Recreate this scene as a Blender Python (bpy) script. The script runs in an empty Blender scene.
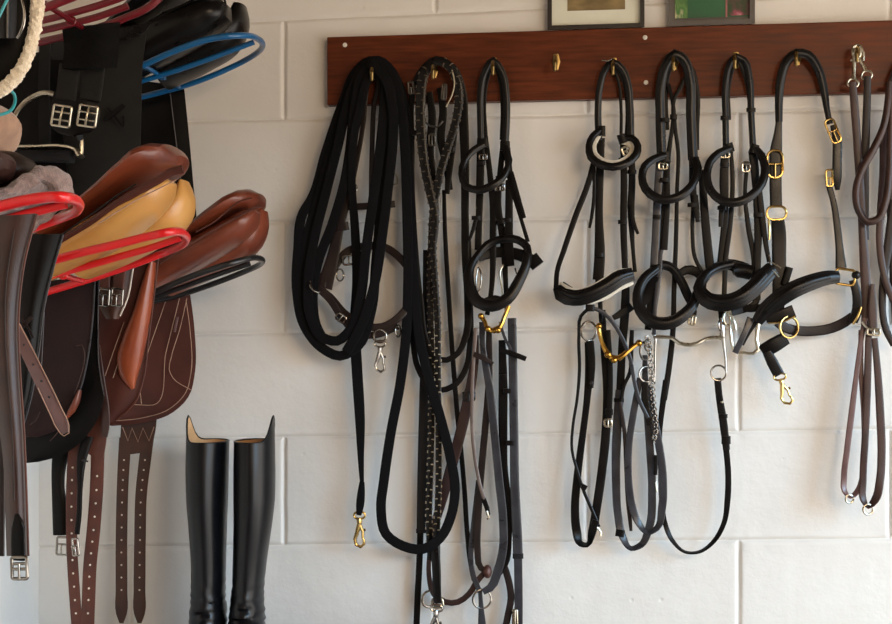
import bpy, bmesh, math, random
from mathutils import Vector, noise, Matrix
random.seed(7)
scene = bpy.context.scene
COL = scene.collection
# ------------------------------------------------------------------ camera
F = 1440.0; CX, HY = 446.0, 341.0; YAW = math.radians(4.6); EYE = 1.5; DIST = 3.0
FW = Vector((-math.sin(YAW), math.cos(YAW), 0)); RT = Vector((math.cos(YAW), math.sin(YAW), 0)); UP = Vector((0, 0, 1))
CAM = Vector((0, -DIST, EYE))
def P(px, py, D=0.0):
    """a point D centimetres in front of the back wall, seen at (px,py)"""
    r = FW + RT * ((px - CX) / F) + UP * ((HY - py) / F)
    return CAM + r * ((DIST - D / 100.0) / r.y)
def pxm(D=0.0, px=446):
    return (DIST - D / 100.0) / F
cd = bpy.data.cameras.new('camera'); cam = bpy.data.objects.new('camera', cd); COL.objects.link(cam)
cam.location = CAM; cam.rotation_euler = (math.radians(90), 0, YAW)
cd.sensor_width = 36; cd.lens = F * 36 / 892; cd.shift_y = 29 / 892.0; cd.clip_start = 0.01
scene.camera = cam
# ------------------------------------------------------------------ materials
def S2L(c): return tuple(((v/12.92) if v <= .04045 else ((v+.055)/1.055)**2.4) for v in [x/255. for x in c])
def mat(name, col, rough=.5, metal=0, col2=None, nscale=30, bump=0.0, bscale=200, coat=0, sheen=0, spec=.5, rvar=.1, stretch=None, detail=4):
    m = bpy.data.materials.new(name); m.use_nodes = True; nt = m.node_tree; N = nt.nodes; L = nt.links
    b = N['Principled BSDF']; tc = N.new('ShaderNodeTexCoord'); mp = N.new('ShaderNodeMapping'); L.new(tc.outputs['Object'], mp.inputs[0])
    if stretch: mp.inputs['Scale'].default_value = stretch
    n = N.new('ShaderNodeTexNoise'); n.inputs['Scale'].default_value = nscale; n.inputs['Detail'].default_value = detail; L.new(mp.outputs[0], n.inputs['Vector'])
    c1 = S2L(col); c2 = S2L(col2) if col2 else tuple(x*.7 for x in c1)
    r = N.new('ShaderNodeValToRGB'); r.color_ramp.elements[0].color = (*c2, 1); r.color_ramp.elements[1].color = (*c1, 1)
    r.color_ramp.elements[0].position = .3; r.color_ramp.elements[1].position = .7
    L.new(n.outputs['Fac'], r.inputs[0]); L.new(r.outputs[0], b.inputs['Base Color'])
    mr = N.new('ShaderNodeMapRange'); mr.inputs['To Min'].default_value = max(.02, rough-rvar); mr.inputs['To Max'].default_value = min(1, rough+rvar)
    L.new(n.outputs['Fac'], mr.inputs['Value']); L.new(mr.outputs[0], b.inputs['Roughness'])
    b.inputs['Metallic'].default_value = metal; b.inputs['Specular IOR Level'].default_value = spec
    b.inputs['Coat Weight'].default_value = coat; b.inputs['Coat Roughness'].default_value = .2
    if sheen: b.inputs['Sheen Weight'].default_value = sheen; b.inputs['Sheen Roughness'].default_value = .5
    if bump:
        n2 = N.new('ShaderNodeTexNoise'); n2.inputs['Scale'].default_value = bscale; n2.inputs['Detail'].default_value = 3; L.new(mp.outputs[0], n2.inputs['Vector'])
        bp = N.new('ShaderNodeBump'); bp.inputs['Strength'].default_value = bump; bp.inputs['Distance'].default_value = .002
        L.new(n2.outputs['Fac'], bp.inputs['Height']); L.new(bp.outputs[0], b.inputs['Normal'])
    return m
BLK = mat('black_leather', (14, 12, 12), .36, col2=(8, 7, 7), bump=.1, bscale=400, spec=.15)
BLK2 = mat('soft_black_leather', (15, 14, 14), .3, col2=(9, 8, 9), bump=.06, bscale=300, spec=.26)
GRY = mat('sheen_black_leather', (56, 56, 61), .3, col2=(36, 36, 40), bump=.1, bscale=300, spec=.4)  # black leather with its blue-grey sheen put into the base colour
DBR = mat('dark_brown_leather', (36, 23, 20), .42, col2=(22, 14, 13), bump=.15, bscale=350, spec=.32)
MBR = mat('oxblood_brown_leather', (62, 38, 33), .4, col2=(42, 25, 22), bump=.12, bscale=350, spec=.4)
BIL = mat('red_brown_leather', (92, 50, 38), .45, col2=(66, 35, 28), bump=.1, bscale=350, nscale=18, spec=.35)
BIL2 = mat('mid_brown_leather', (76, 46, 34), .45, col2=(56, 34, 27), bump=.1, bscale=350, nscale=18, spec=.35)
CHS = mat('chestnut_leather', (124, 58, 34), .34, col2=(86, 38, 25), bump=.08, bscale=300, nscale=14, coat=.15)
CHD = mat('deep_chestnut_leather', (80, 40, 31), .45, col2=(62, 30, 24), bump=.08, bscale=300, nscale=14, spec=.3)
TANP = mat('golden_tan_leather', (194, 142, 74), .33, col2=(166, 110, 52), bump=.06, bscale=250, nscale=9, coat=.2)
GRIP = mat('black_rubber', (28, 27, 29), .7, col2=(18, 18, 19), bump=.5, bscale=900, spec=.25)
WEB = mat('black_webbing', (14, 13, 15), .85, col2=(8, 8, 9), bump=.5, bscale=900, spec=.15)
FLP = mat('matt_black_flap', (27, 26, 24), .65, col2=(20, 19, 18), bump=.1, bscale=300, spec=.2)
WHT = mat('white_padding', (226, 220, 205), .6, col2=(205, 196, 178), bump=.1)
LACE = mat('pale_lacing', (186, 174, 150), .7, col2=(150, 138, 114))
TPE = mat('taupe_leather', (116, 100, 92), .4, col2=(90, 76, 70), bump=.08, bscale=300)
STL = mat('steel', (168, 164, 158), .22, 1, col2=(128, 124, 118), rvar=.06)
DST = mat('dull_steel', (120, 116, 110), .35, 1, col2=(84, 80, 76), rvar=.06)
NIK = mat('pale_nickel', (204, 197, 178), .28, 1, col2=(164, 157, 140), rvar=.06)
BRS = mat('brass', (208, 180, 116), .25, 1, col2=(172, 140, 82), rvar=.06)
GLD = mat('gold_bit_metal', (206, 160, 76), .22, 1, col2=(172, 124, 50), rvar=.06)
RED = mat('red_coated_steel', (212, 26, 30), .3, col2=(208, 25, 29), coat=.3, nscale=60, rvar=.02)
DRD = mat('dark_red_coated_steel', (104, 12, 24), .35, col2=(100, 11, 23), coat=.2, nscale=60, rvar=.02)
BLU = mat('blue_coated_steel', (8, 88, 140), .33, col2=(8, 84, 136), coat=.3, nscale=60, rvar=.02)
BKR = mat('black_coated_steel', (26, 26, 28), .35, col2=(18, 18, 20), coat=.2, rvar=.02)
TEAL = mat('teal_coated_steel', (40, 150, 155), .4, col2=(28, 124, 130), coat=.2)
FLC = mat('cream_sheepskin', (228, 212, 186), .95, col2=(206, 186, 156), bump=1.0, bscale=420, sheen=.5, nscale=120)
FLB = mat('black_fleece', (18, 17, 16), .95, col2=(9, 9, 9), bump=1.0, bscale=500, nscale=200, spec=.1)
TOW = mat('grey_brown_towelling', (150, 126, 118), .95, col2=(104, 86, 82), bump=1.0, bscale=500, sheen=.3, nscale=160)
SUE = mat('tan_suede', (158, 122, 96), .9, col2=(134, 100, 78), bump=.3, bscale=500, nscale=60, sheen=.2)
WOOD = mat('stained_board', (104, 48, 22), .38, col2=(68, 30, 14), nscale=9, stretch=(1.2, 8, 14), bump=.08, bscale=60, detail=8, spec=.2)
LIN = mat('tan_boot_lining', (222, 180, 130), .6, col2=(200, 154, 104), bump=.1)
BOOT = mat('polished_black_leather', (15, 15, 18), .3, col2=(10, 10, 12), bump=.03, bscale=160, coat=.0, spec=.3, rvar=.04)
SOLE = mat('dark_sole', (40, 34, 30), .7)
HOLE = mat('hole_light_and_edge', (226, 214, 200), .8, col2=(200, 188, 174))  # pale tone stands in for light through billet holes; also the girth edge
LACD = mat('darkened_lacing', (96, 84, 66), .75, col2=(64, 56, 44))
ORG_ = mat('orange_brown_leather', (156, 76, 42), .34, col2=(124, 54, 32), bump=.06, bscale=300, nscale=14, coat=.1)
SHN = mat('plum_sheen_leather', (104, 74, 72), .33, col2=(84, 58, 57), bump=.08, bscale=300, spec=.6)  # brown leather, lightened and purpled to paint in a window's sheen
STI = mat('pale_stitching', (176, 142, 120), .8, col2=(150, 118, 98))
STIG = mat('grey_stitching', (98, 92, 92), .7, col2=(80, 74, 74))
FRB = mat('black_frame_moulding', (34, 28, 25), .4, col2=(24, 20, 18))
FRG = mat('grey_frame_moulding', (92, 86, 80), .55, col2=(78, 72, 66))
MATB = mat('cream_mount_board', (222, 222, 204), .9, col2=(216, 216, 198))
SCRW = mat('white_screw_cap', (225, 220, 210), .5, col2=(205, 198, 186))
WOODB = mat('turned_wood', (96, 58, 46), .5, col2=(70, 40, 32), nscale=60)
# ------------------------------------------------------------------ mesh builder
def cr(pts, step=6.0, closed=False):
    """smooth a list of tuples with Catmull-Rom; step in pixels"""
    n = len(pts); out = []
    if n < 2: return [tuple(p) for p in pts]
    segs = n if closed else n-1
    for i in range(segs):
        p1 = pts[i]; p2 = pts[(i+1) % n]
        p0 = pts[i-1] if (i > 0 or closed) else tuple(2*a-b for a, b in zip(p1, p2))
        p3 = pts[(i+2) % n] if (i+2 < n or closed) else tuple(2*b-a for a, b in zip(p1, p2))
        d = math.hypot(p2[0]-p1[0], p2[1]-p1[1]); k = max(1, min(24, int(round(d/step))))
        d0 = max(1e-3, math.hypot(p1[0]-p0[0], p1[1]-p0[1])); d2 = max(1e-3, math.hypot(p3[0]-p2[0], p3[1]-p2[1])); d = max(d, 1e-3)
        for j in range(k):
            t = j/k; h = []
            for a0, a1, a2, a3 in zip(p0, p1, p2, p3):
                m1 = ((a2-a1)/d*d0 + (a1-a0)/d0*d)/(d0+d)*d
                m2 = ((a3-a2)/d2*d + (a2-a1)/d*d2)/(d2+d)*d
                h.append((2*t**3-3*t*t+1)*a1+(t**3-2*t*t+t)*m1+(-2*t**3+3*t*t)*a2+(t**3-t*t)*m2)
            out.append(tuple(h))
    if not closed: out.append(tuple(pts[-1]))
    return out
def spow(v, e): return math.copysign(abs(v)**e, v)
class MB:
    def __init__(s): s.v = []; s.f = []
    def rings(s, rings, closed=False, cap=True):
        n = len(rings[0]); b = len(s.v)
        for r in rings: s.v.extend(r)
        m = len(rings)
        for i in range(m if closed else m-1):
            a = b+i*n; c = b+((i+1) % m)*n
            for j in range(n):
                k = (j+1) % n; s.f.append((a+j, a+k, c+k, c+j))
        if cap and not closed:
            s.f.append(tuple(b+j for j in range(n))[::-1]); s.f.append(tuple(b+(m-1)*n+j for j in range(n)))
        return s
    def sweep(s, pts, prof, closed=False):
        """pts: list of (Vector, angle, w, t); prof: unit profile; width lies in the wall plane when angle=0"""
        n = len(pts); R = []; V = Vector((0, -1, 0)); pb = None
        for i, (p, a, w, t) in enumerate(pts):
            q = pts[(i+1) % n][0] if (closed or i < n-1) else p
            o = pts[i-1][0] if (closed or i > 0) else p
            T = (q-o)
            if T.length < 1e-9: T = Vector((0, 0, -1))
            T.normalize(); B = T.cross(V)
            if B.length < .15: B = pb.copy() if pb else Vector((1, 0, 0))
            B.normalize(); pb = B; Nn = B.cross(T); Nn.normalize()
            W = B*math.cos(a)+Nn*math.sin(a); H = Nn*math.cos(a)-B*math.sin(a)
            R.append([p+W*(x*w)+H*(z*t) for x, z in prof])
        return s.rings(R, closed)
    def strap(s, pts, w=8, t=.0032, D=3, e=5.0, closed=False, tw=0, raw=False, step=6, ridge=False):
        """pts: (px,py[,D[,angle]]) in pixels; w px at the wall scale (or list)"""
        L = []
        for i, p in enumerate(pts):
            ww = w[min(i, len(w)-1)] if isinstance(w, (list, tuple)) else w
            L.append((p[0], p[1], p[2] if len(p) > 2 else D, p[3] if len(p) > 3 else tw, ww))
        if not raw: L = cr(L, step, closed)
        prof = [(spow(math.cos(2*math.pi*(k+.5)/12), 2/e)*.5, spow(math.sin(2*math.pi*(k+.5)/12), 2/e)*.5) for k in range(12)]
        if ridge:   # a raised padded centre between two flat stitched edges
            prof = [(.5, -.12), (.5, .08), (.46, .2), (.36, .22), (.31, .3), (.26, .44), (.14, .54), (0, .57), (-.14, .54), (-.26, .44), (-.31, .3), (-.36, .22), (-.46, .2), (-.5, .08), (-.5, -.12), (-.4, -.34), (0, -.42), (.4, -.34)]
        return s.sweep([(P(x, y, d), math.radians(a), ww*pxm(d), t if t > 0 else -t*ww*pxm(d)) for x, y, d, a, ww in L], prof, closed)
    def tube(s, pts, r=2, D=3, closed=False, n=8, step=5, raw=False):
        L = []
        for i, p in enumerate(pts):
            rr = r[min(i, len(r)-1)] if isinstance(r, (list, tuple)) else r
            L.append((p[0], p[1], p[2] if len(p) > 2 else D, rr))
        if not raw: L = cr(L, step, closed)
        prof = [(math.cos(2*math.pi*k/n), math.sin(2*math.pi*k/n)) for k in range(n)]
        return s.sweep([(P(x, y, d), 0, q*pxm(d), q*pxm(d)) for x, y, d, q in L], prof, closed)
    def wtube(s, pts, r, closed=False, n=10, scale=None):
        """tube through world points (any direction)"""
        m = len(pts); R = []; prev = None
        for i, p in enumerate(pts):
            q = pts[(i+1) % m] if (closed or i < m-1) else p; o = pts[i-1] if (closed or i > 0) else p
            T = (Vector(q)-Vector(o)).normalized()
            if prev is None: prev = T.orthogonal().normalized()
            prev = (prev-T*prev.dot(T)).normalized(); B = T.cross(prev)
            rr = r[i] if isinstance(r, (list, tuple)) else r
            R.append([Vector(p)+(prev*math.cos(2*math.pi*k/n)+B*math.sin(2*math.pi*k/n))*rr for k in range(n)])
        return s.rings(R, closed)
    def ring(s, px, py, D, r, q=1.2, squash=1.0, rot=0, tilt=0):
        """a metal ring; r and q in px; squash narrows it as if turned"""
        c = P(px, py, D); k = pxm(D); pts = []
        for i in range(24):
            a = 2*math.pi*i/24; x = math.cos(a)*r*squash; z = math.sin(a)*r; y = math.cos(a)*r*math.sqrt(max(0, 1-squash**2))
            ca, sa = math.cos(rot), math.sin(rot)
            pts.append(c+Vector((x*ca-z*sa, y+z*math.sin(tilt), x*sa+z*ca))*k)
        return s.wtube(pts, q*k, True, 8)
    def rrect(s, px, py, D, w, h, q=1.2, rot=0, bars=(), prong=True, rnd=.3, depth=0):
        """a buckle frame w x h px"""
        c = P(px, py, D); k = pxm(D); pts = []; ca, sa = math.cos(rot), math.sin(rot)
        def X(x, z, y=0): return c+Vector((x*ca-z*sa, -y, x*sa+z*ca))*k
        rr = min(w, h)*rnd
        for cx, cz, a0 in ((w/2-rr, h/2-rr, 0), (-w/2+rr, h/2-rr, 90), (-w/2+rr, -h/2+rr, 180), (w/2-rr, -h/2+rr, 270)):
            for j in range(5):
                a = math.radians(a0+j*22.5); pts.append(X(cx+rr*math.cos(a), cz+rr*math.sin(a), depth*abs(cz)/max(h, 1)))
        s.wtube(pts, q*k, True, 8)
        for b in bars: s.wtube([X(-w/2, h*b), X(w/2, h*b)], q*.85*k)
        if prong: s.wtube([X(0, (bars[0] if bars else .5)*h, .5), X(0, 0, 2), X(0, -h/2, 1.2)], q*.7*k)
        return s
    def box(s, c, sx, sy, sz, M=None):
        b = len(s.v)
        for dx in (-.5, .5):
            for dy in (-.5, .5):
                for dz in (-.5, .5):
                    o = Vector((dx*sx, dy*sy, dz*sz)); s.v.append(Vector(c)+(M @ o if M else o))
        for q in ((0, 1, 3, 2), (4, 6, 7, 5), (0, 4, 5, 1), (2, 3, 7, 6), (0, 2, 6, 4), (1, 5, 7, 3)): s.f.append(tuple(b+i for i in q))
        return s
    def ball(s, c, r, n=10, sc=(1, 1, 1)):
        R = []
        for i in range(n+1):
            a = math.pi*(i+.001)/(n+.002); R.append([Vector(c)+Vector((math.sin(a)*math.cos(2*math.pi*j/12)*sc[0], math.sin(a)*math.sin(2*math.pi*j/12)*sc[1], math.cos(a)*sc[2]))*r for j in range(12)])
        return s.rings(R)
    def pball(s, px, py, D, r, sc=(1, 1, 1)): return s.ball(P(px, py, D), r*pxm(D), 8, sc)
    def disc(s, c, r, h, n=10):
        """small disc facing the viewer"""
        R = []
        for y, q in ((0, r), (-h*.6, r), (-h, r*.7)):
            R.append([Vector(c)+Vector((math.cos(2*math.pi*j/n)*q, y, math.sin(2*math.pi*j/n)*q)) for j in range(n)])
        return s.rings(R)
    def cush(s, st, D=None, near=None, lat=0.0, e=2.3, n=20, step=6):
        """a cushion along stations (px,py,half height px,half width cm[,lat cm]); pixels taken at depth `near`, centred at depth D"""
        L = cr([tuple(x) if len(x) > 4 else tuple(x)+(lat,) for x in st], step); R = []; m = len(L)
        near = D if near is None else near; Q = []
        for (x, y, hh, hw, lt) in L:
            p = P(x, y, D+lt); p.z = P(x, y, near).z; Q.append(p)
        for i, (x, y, hh, hw, lt) in enumerate(L):
            T = Q[min(i+1, m-1)]-Q[max(i-1, 0)]; T.y = 0; T.normalize(); U = Vector((-T.z, 0, T.x)); k = pxm(near)
            R.append([Q[i]+U*(spow(math.sin(2*math.pi*j/n), 2/e)*hh*k)+Vector((0, 1, 0))*(spow(math.cos(2*math.pi*j/n), 2/e)*hw/100.) for j in range(n)])
        return s.rings(R)
    def sheet(s, left, right, D=0, t=.004, bul=0.0, nx=14, ny=28, wav=0.0):
        """a hanging sheet between two edges (px,py[,D]); bulge in cm towards the viewer in the middle"""
        def res(E):
            E = [tuple(p) if len(p) > 2 else tuple(p)+(D,) for p in E]; L = cr(E, 3); ln = [0]
            for a, b in zip(L, L[1:]): ln.append(ln[-1]+math.hypot(b[0]-a[0], b[1]-a[1])+1e-6)
            out = []; j = 0
            for i in range(ny+1):
                q = ln[-1]*i/ny
                while j < len(ln)-2 and ln[j+1] < q: j += 1
                u = (q-ln[j])/(ln[j+1]-ln[j]); u = min(1, max(0, u)); out.append(tuple(a+(b-a)*u for a, b in zip(L[j], L[j+1])))
            return out
        A = res(left); B = res(right); b = len(s.v); G = []
        for i in range(ny+1):
            for j in range(nx+1):
                u = j/nx; x, y, d = (a+(c-a)*u for a, c in zip(A[i], B[i]))
                d += bul*math.sin(math.pi*u)+wav*math.sin(i*.45+j*.3); G.append(P(x, y, d))
        w = nx+1; nn = []
        for i in range(ny+1):
            for j in range(w):
                du = G[i*w+min(j+1, nx)]-G[i*w+max(j-1, 0)]; dv = G[min(i+1, ny)*w+j]-G[max(i-1, 0)*w+j]
                n_ = du.cross(dv)
                if n_.length < 1e-12: n_ = Vector((0, -1, 0))
                n_.normalize()
                if n_.y > 0: n_ = -n_
                nn.append(n_)
        s.v.extend(G); s.v.extend([g-n_*t for g, n_ in zip(G, nn)]); o = len(G)
        for i in range(ny):
            for j in range(nx):
                q = (i*w+j, i*w+j+1, (i+1)*w+j+1, (i+1)*w+j); s.f.append(tuple(b+k for k in q)); s.f.append(tuple(b+o+k for k in q[::-1]))
        edge = [j for j in range(nx)]+[i*w+nx for i in range(ny)]+[ny*w+j for j in range(nx, 0, -1)]+[i*w for i in range(ny, 0, -1)]
        for a, c in zip(edge, edge[1:]+edge[:1]): s.f.append((b+a, b+o+a, b+o+c, b+c))
        return s
    def build(s, name, m, parent=None, sharp=38):
        if parent is None:
            c = sum((Vector(v) for v in s.v), Vector())/max(1, len(s.v)); org = c
        else: org = ORG[parent]
        me = bpy.data.meshes.new(name); me.from_pydata([tuple(Vector(v)-org) for v in s.v], [], s.f)
        ms = m if isinstance(m, (list, tuple)) else [m]
        for q in ms: me.materials.append(q)
        if len(ms) > 1:
            for i, p in enumerate(me.polygons): p.material_index = int(i >= s.cut)
        bm = bmesh.new(); bm.from_mesh(me); bmesh.ops.remove_doubles(bm, verts=bm.verts, dist=1e-6); bmesh.ops.recalc_face_normals(bm, faces=bm.faces); bm.to_mesh(me); bm.free()
        for p in me.polygons: p.use_smooth = True
        me.set_sharp_from_angle(angle=math.radians(sharp))
        o = bpy.data.objects.new(name, me); COL.objects.link(o); ORG[o] = org
        if parent is None: o.location = org
        else: o.parent = parent
        return o
ORG = {}
def tag(o, label, cat, group=None):
    o['label'] = label; o['category'] = cat
    if group: o['group'] = group
    return o
def struct(o): o['kind'] = 'structure'; return o
class Thing:
    def __init__(s, name, label, cat, at, group=None):
        s.o = bpy.data.objects.new(name, None); s.o.empty_display_size = .05; COL.objects.link(s.o)
        loc = P(*at) if not isinstance(at, Vector) else at
        s.o.location = loc; ORG[s.o] = loc.copy(); tag(s.o, label, cat, group)
    def add(s, name, mb, m, under=None, label=None):
        o = mb.build(name, m, under or s.o)
        if label: o['label'] = label
        return o
    def strap(s, name, pts, w=8, m=None, under=None, **k):
        if name in ('browband', 'noseband', 'headpiece') and k.get('e', 5) < 3: k['ridge'] = True
        return s.add(name, MB().strap(pts, w, **k), m or BLK, under)
    def tube(s, name, pts, r=2, m=None, under=None, **k): return s.add(name, MB().tube(pts, r, **k), m or BLK, under)
    def ring(s, name, px, py, D, r, q=1.2, m=None, under=None, **k): return s.add(name, MB().ring(px, py, D, r, q, **k), m or STL, under)
    def buckle(s, name, px, py, D, w, h, m=None, under=None, **k): return s.add(name, MB().rrect(px, py, D, w, h, **k), m or STL, under)
    def keeper(s, px, py, D, w, h, rot=0, m=None, under=None, name='keeper', t=.009):
        c = P(px, py, D); k = pxm(D); ux = math.sin(rot); uz = math.cos(rot)
        return s.add(name, MB().strap([(px-ux*h/2, py-uz*h/2), (px+ux*h/2, py+uz*h/2)], w, t=t, D=D, e=4, raw=True), m or BLK, under)
def holes(pts, D, r=1.0):
    mb = MB()
    for p in pts: mb.disc(P(p[0], p[1], p[2] if len(p) > 2 else D), r*pxm(D), .0012)
    return mb
def along(a, b, n): return [tuple(x+(y-x)*i/(n-1) for x, y in zip(a, b)) for i in range(n)]
def snap(t, x, y, D, L, m, rot=0, k=1.0, name='snap_hook', under=None):
    """swivel snap hook hanging L px from (x,y)"""
    mb = MB(); ca, sa = math.cos(rot), math.sin(rot); s = L/32.
    def X(u, v): return (x+(u*ca+v*sa)*s*k, y+(-u*sa+v*ca)*s, D)
    mb.tube([X(a*5.2, b*3.4+3) for a, b in [(math.cos(q), math.sin(q)) for q in [i*math.pi/6 for i in range(12)]]], 1.1*s, closed=True, raw=True)
    mb.tube([X(0, 5), X(0, 8), X(0, 11)], [1.6*s, 2.8*s, 2.2*s])
    mb.tube([X(0, 10), X(-1.2, 15), X(-2.6, 20), X(-4.4, 25), X(-3, 30), X(1, 32), X(4, 29.5), X(4, 25.5), X(2.6, 23)], [2.1*s, 2.3*s, 1.9*s, 1.6*s, 1.5*s, 1.5*s, 1.4*s, 1.3*s, 1.1*s])
    mb.tube([X(.6, 12), X(3, 18), X(3, 24)], [1.6*s, 1.5*s, 1.2*s]); mb.tube([X(3, 17), X(5.5, 16)], [1.1*s, 1.4*s])
    return t.add(name, mb, m, under)
# ------------------------------------------------------------------ the room
lines = [(-192, -226), (-84, -117), (24, -8), (121, 109), (223, 216), (334, 325), (438, 429.5), (546, 538.5), (654, 647), (762, 756), (870, 864)]
jA = [284-303, 284, 587, 890, 1193]; jB = [435-303, 435, 739, 1042]
JA = [P(x, 341).x for x in jA]; JB = [P(x, 341).x for x in jB]
XW = P(39, 341).x; XR = 1.35
ZL = []
for a, b in lines:
    p, q = P(200, a), P(890, b); k = (q.z-p.z)/(q.x-p.x); ZL.append((p.z-k*p.x, k))
ZL = [(0.0, 0.0)]+[(c, k) for c, k in reversed(ZL)]+[(2.6, 0.0)]
def paint():
    m = mat('white_painted_blockwork', (228, 225, 219), .55, col2=(220, 215, 207), nscale=3.5)
    nt = m.node_tree; N = nt.nodes; L = nt.links; b = N['Principled BSDF']; tc = N['Texture Coordinate']
    n1 = N.new('ShaderNodeTexNoise'); n1.inputs['Scale'].default_value = 28; n1.inputs['Detail'].default_value = 6
    n2 = N.new('ShaderNodeTexNoise'); n2.inputs['Scale'].default_value = 160; n2.inputs['Detail'].default_value = 3
    vo = N.new('ShaderNodeTexVoronoi'); vo.inputs['Scale'].default_value = 16
    mr = N.new('ShaderNodeMapRange'); mr.inputs['From Max'].default_value = .09; mr.inputs['To Min'].default_value = -1.0; mr.inputs['To Max'].default_value = 0
    L.new(vo.outputs['Distance'], mr.inputs['Value'])
    wn = N.new('ShaderNodeMath'); wn.operation = 'GREATER_THAN'; wn.inputs[1].default_value = .78
    sx = N.new('ShaderNodeSeparateColor'); L.new(vo.outputs['Color'], sx.inputs[0]); L.new(sx.outputs[0], wn.inputs[0])
    mu = N.new('ShaderNodeMath'); mu.operation = 'MULTIPLY'; L.new(mr.outputs[0], mu.inputs[0]); L.new(wn.outputs[0], mu.inputs[1])
    for q in (n1, n2, vo): L.new(tc.outputs['Object'], q.inputs['Vector'])
    a1 = N.new('ShaderNodeMath'); a1.operation = 'MULTIPLY_ADD'; a1.inputs[1].default_value = .25; L.new(n2.outputs['Fac'], a1.inputs[0]); L.new(n1.outputs['Fac'], a1.inputs[2])
    a2 = N.new('ShaderNodeMath'); a2.operation = 'ADD'; L.new(a1.outputs[0], a2.inputs[0]); L.new(mu.outputs[0], a2.inputs[1])
    bp = N.new('ShaderNodeBump'); bp.inputs['Strength'].default_value = .45; bp.inputs['Distance'].default_value = .003
    L.new(a2.outputs[0], bp.inputs['Height']); L.new(bp.outputs[0], b.inputs['Normal'])
    return m
WALL = paint()
def build_wall():
    xs = set(); x = XW-.02
    while x < XR: xs.add(round(x, 4)); x += .016
    for j in JA+JB:
        for k in range(-9, 10): xs.add(round(j+k*.0022, 4))
    xs = sorted(v for v in xs if XW-.02 <= v <= XR)
    fr = [0, .008, .016, .026, .038, .055, .08, .14, .25, .4, .5, .6, .75, .86, .92, .945, .962, .974, .984, .992]
    rows = []
    for i in range(len(ZL)-1):
        for f in fr: rows.append((i, f))
    rows.append((len(ZL)-2, 1.0)); V = []; nX = len(xs)
    top = len(ZL)-1
    for i, f in rows:
        ba = (i % 2)            # which bond the course has
        J = JA if (i % 2 == 0) else JB
        for x in xs:
            z0 = ZL[i][0]+ZL[i][1]*x; z1 = ZL[i+1][0]+ZL[i+1][1]*x; z = z0+(z1-z0)*f
            n0 = noise.noise(Vector((x*9, z*9, 1.3))); n1 = noise.noise(Vector((x*40, z*40, 5.1)))
            dz = min(z-z0, z1-z); dx = min(abs(x-j-.002*noise.noise(Vector((z*20, j, 0)))) for j in J)
            wz = .0034*(1+.5*n0); g = math.exp(-(dz/wz)**2); gx = math.exp(-(dx/.0042)**2)
            h = max(g*.0048*(1+.6*n0), gx*.0052*(1+.4*n0)); lip = math.exp(-((dz-.009)/.004)**2)*.0012*(n1+.2)
            V.append((x, h-lip*1.0-.0012*n0-.0006*n1, z))
    Fc = []
    for r in range(len(rows)-1):
        for c in range(nX-1): a = r*nX+c; Fc.append((a, a+1, a+nX+1, a+nX))
    mb = MB(); mb.v = [Vector(v) for v in V]; mb.f = Fc
    # give the wall a real thickness
    b = len(mb.v); mb.v += [Vector((xs[0], .2, 0)), Vector((xs[-1], .2, 0)), Vector((xs[-1], .2, 2.6)), Vector((xs[0], .2, 2.6))]; mb.f.append((b, b+3, b+2, b+1))
    o = mb.build('wall_back', WALL, sharp=60); struct(o)
build_wall()
struct(MB().box(((XW-.1), -2.0, 1.3), .2, 4.4, 2.6).build('wall_left', WALL))
FLOOR = mat('concrete_floor', (128, 120, 110), .85, col2=(104, 98, 90), nscale=6, bump=.3, bscale=60)
CEIL = mat('ceiling_boards', (120, 100, 78), .8, col2=(100, 82, 62), nscale=4, stretch=(1, 8, 1))
struct(MB().box((.6, -2.0, -.05), 4.0, 4.6, .1).build('floor', FLOOR))
struct(MB().box((.6, -2.0, 2.65), 4.0, 4.6, .1).build('ceiling', CEIL))
ZB = P(230, 664, 15).z      # the ledge the boots stand on lies below the picture
struct(MB().box((-.55, -.19, ZB-.02), 1.0, .38, .04).build('trim_1', WOODB))
# ------------------------------------------------------------------ hook board, screws, hooks
BD = 2.4
t = Thing('hook_board', 'long dark-stained wooden board screwed to the white block wall', 'hook board', (610, 62, BD))
c = [P(327, 37, BD), P(960, 18, BD), P(960, 90.6, BD), P(327, 105, BD)]
mb = MB(); mb.v = [v.copy() for v in c]+[Vector((v.x, 0.004, v.z)) for v in c]
mb.f = [(0, 1, 2, 3), (7, 6, 5, 4), (0, 4, 5, 1), (1, 5, 6, 2), (2, 6, 7, 3), (3, 7, 4, 0)]
bo = t.add('board', mb, WOOD)
bv = bo.modifiers.new('edge', 'BEVEL'); bv.width = .002; bv.segments = 2
for x, y in ((345, 45), (645, 37.5), (646, 82.5)):
    t.add('screw_cap', MB().disc(P(x, y, BD-.05), 2.3*pxm(BD), .002, 14), SCRW)
HB = mat('aged_brass', (178, 152, 98), .34, 1, col2=(104, 84, 50), rvar=.08)
def make_hook(x, y, label):
    t = Thing('coat_hook', label, 'hook', (x, y, BD), 'brass hooks along the dark wooden board')
    t.add('back_plate', MB().strap([(x+1, y-8), (x+1.4, y), (x+1, y+8)], [5, 8, 4], t=.002, D=BD+.12, e=2.5), HB)
    t.add('hook_arm', MB().tube([(x+.6, y-2.5, BD+.1), (x+.2, y-3.6, BD+1.6), (x, y-4.2, BD+3.2), (x-.2, y-3.4, BD+4.5), (x-.3, y+1, BD+5.1), (x-.2, y+7, BD+4.8)], [1.5, 1.6, 1.7, 1.9, 2.1, 1.5], n=10), HB)
    t.add('hook_tip', MB().pball(x-.2, y+7.5, BD+4.7, 1.9), HB)
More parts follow.
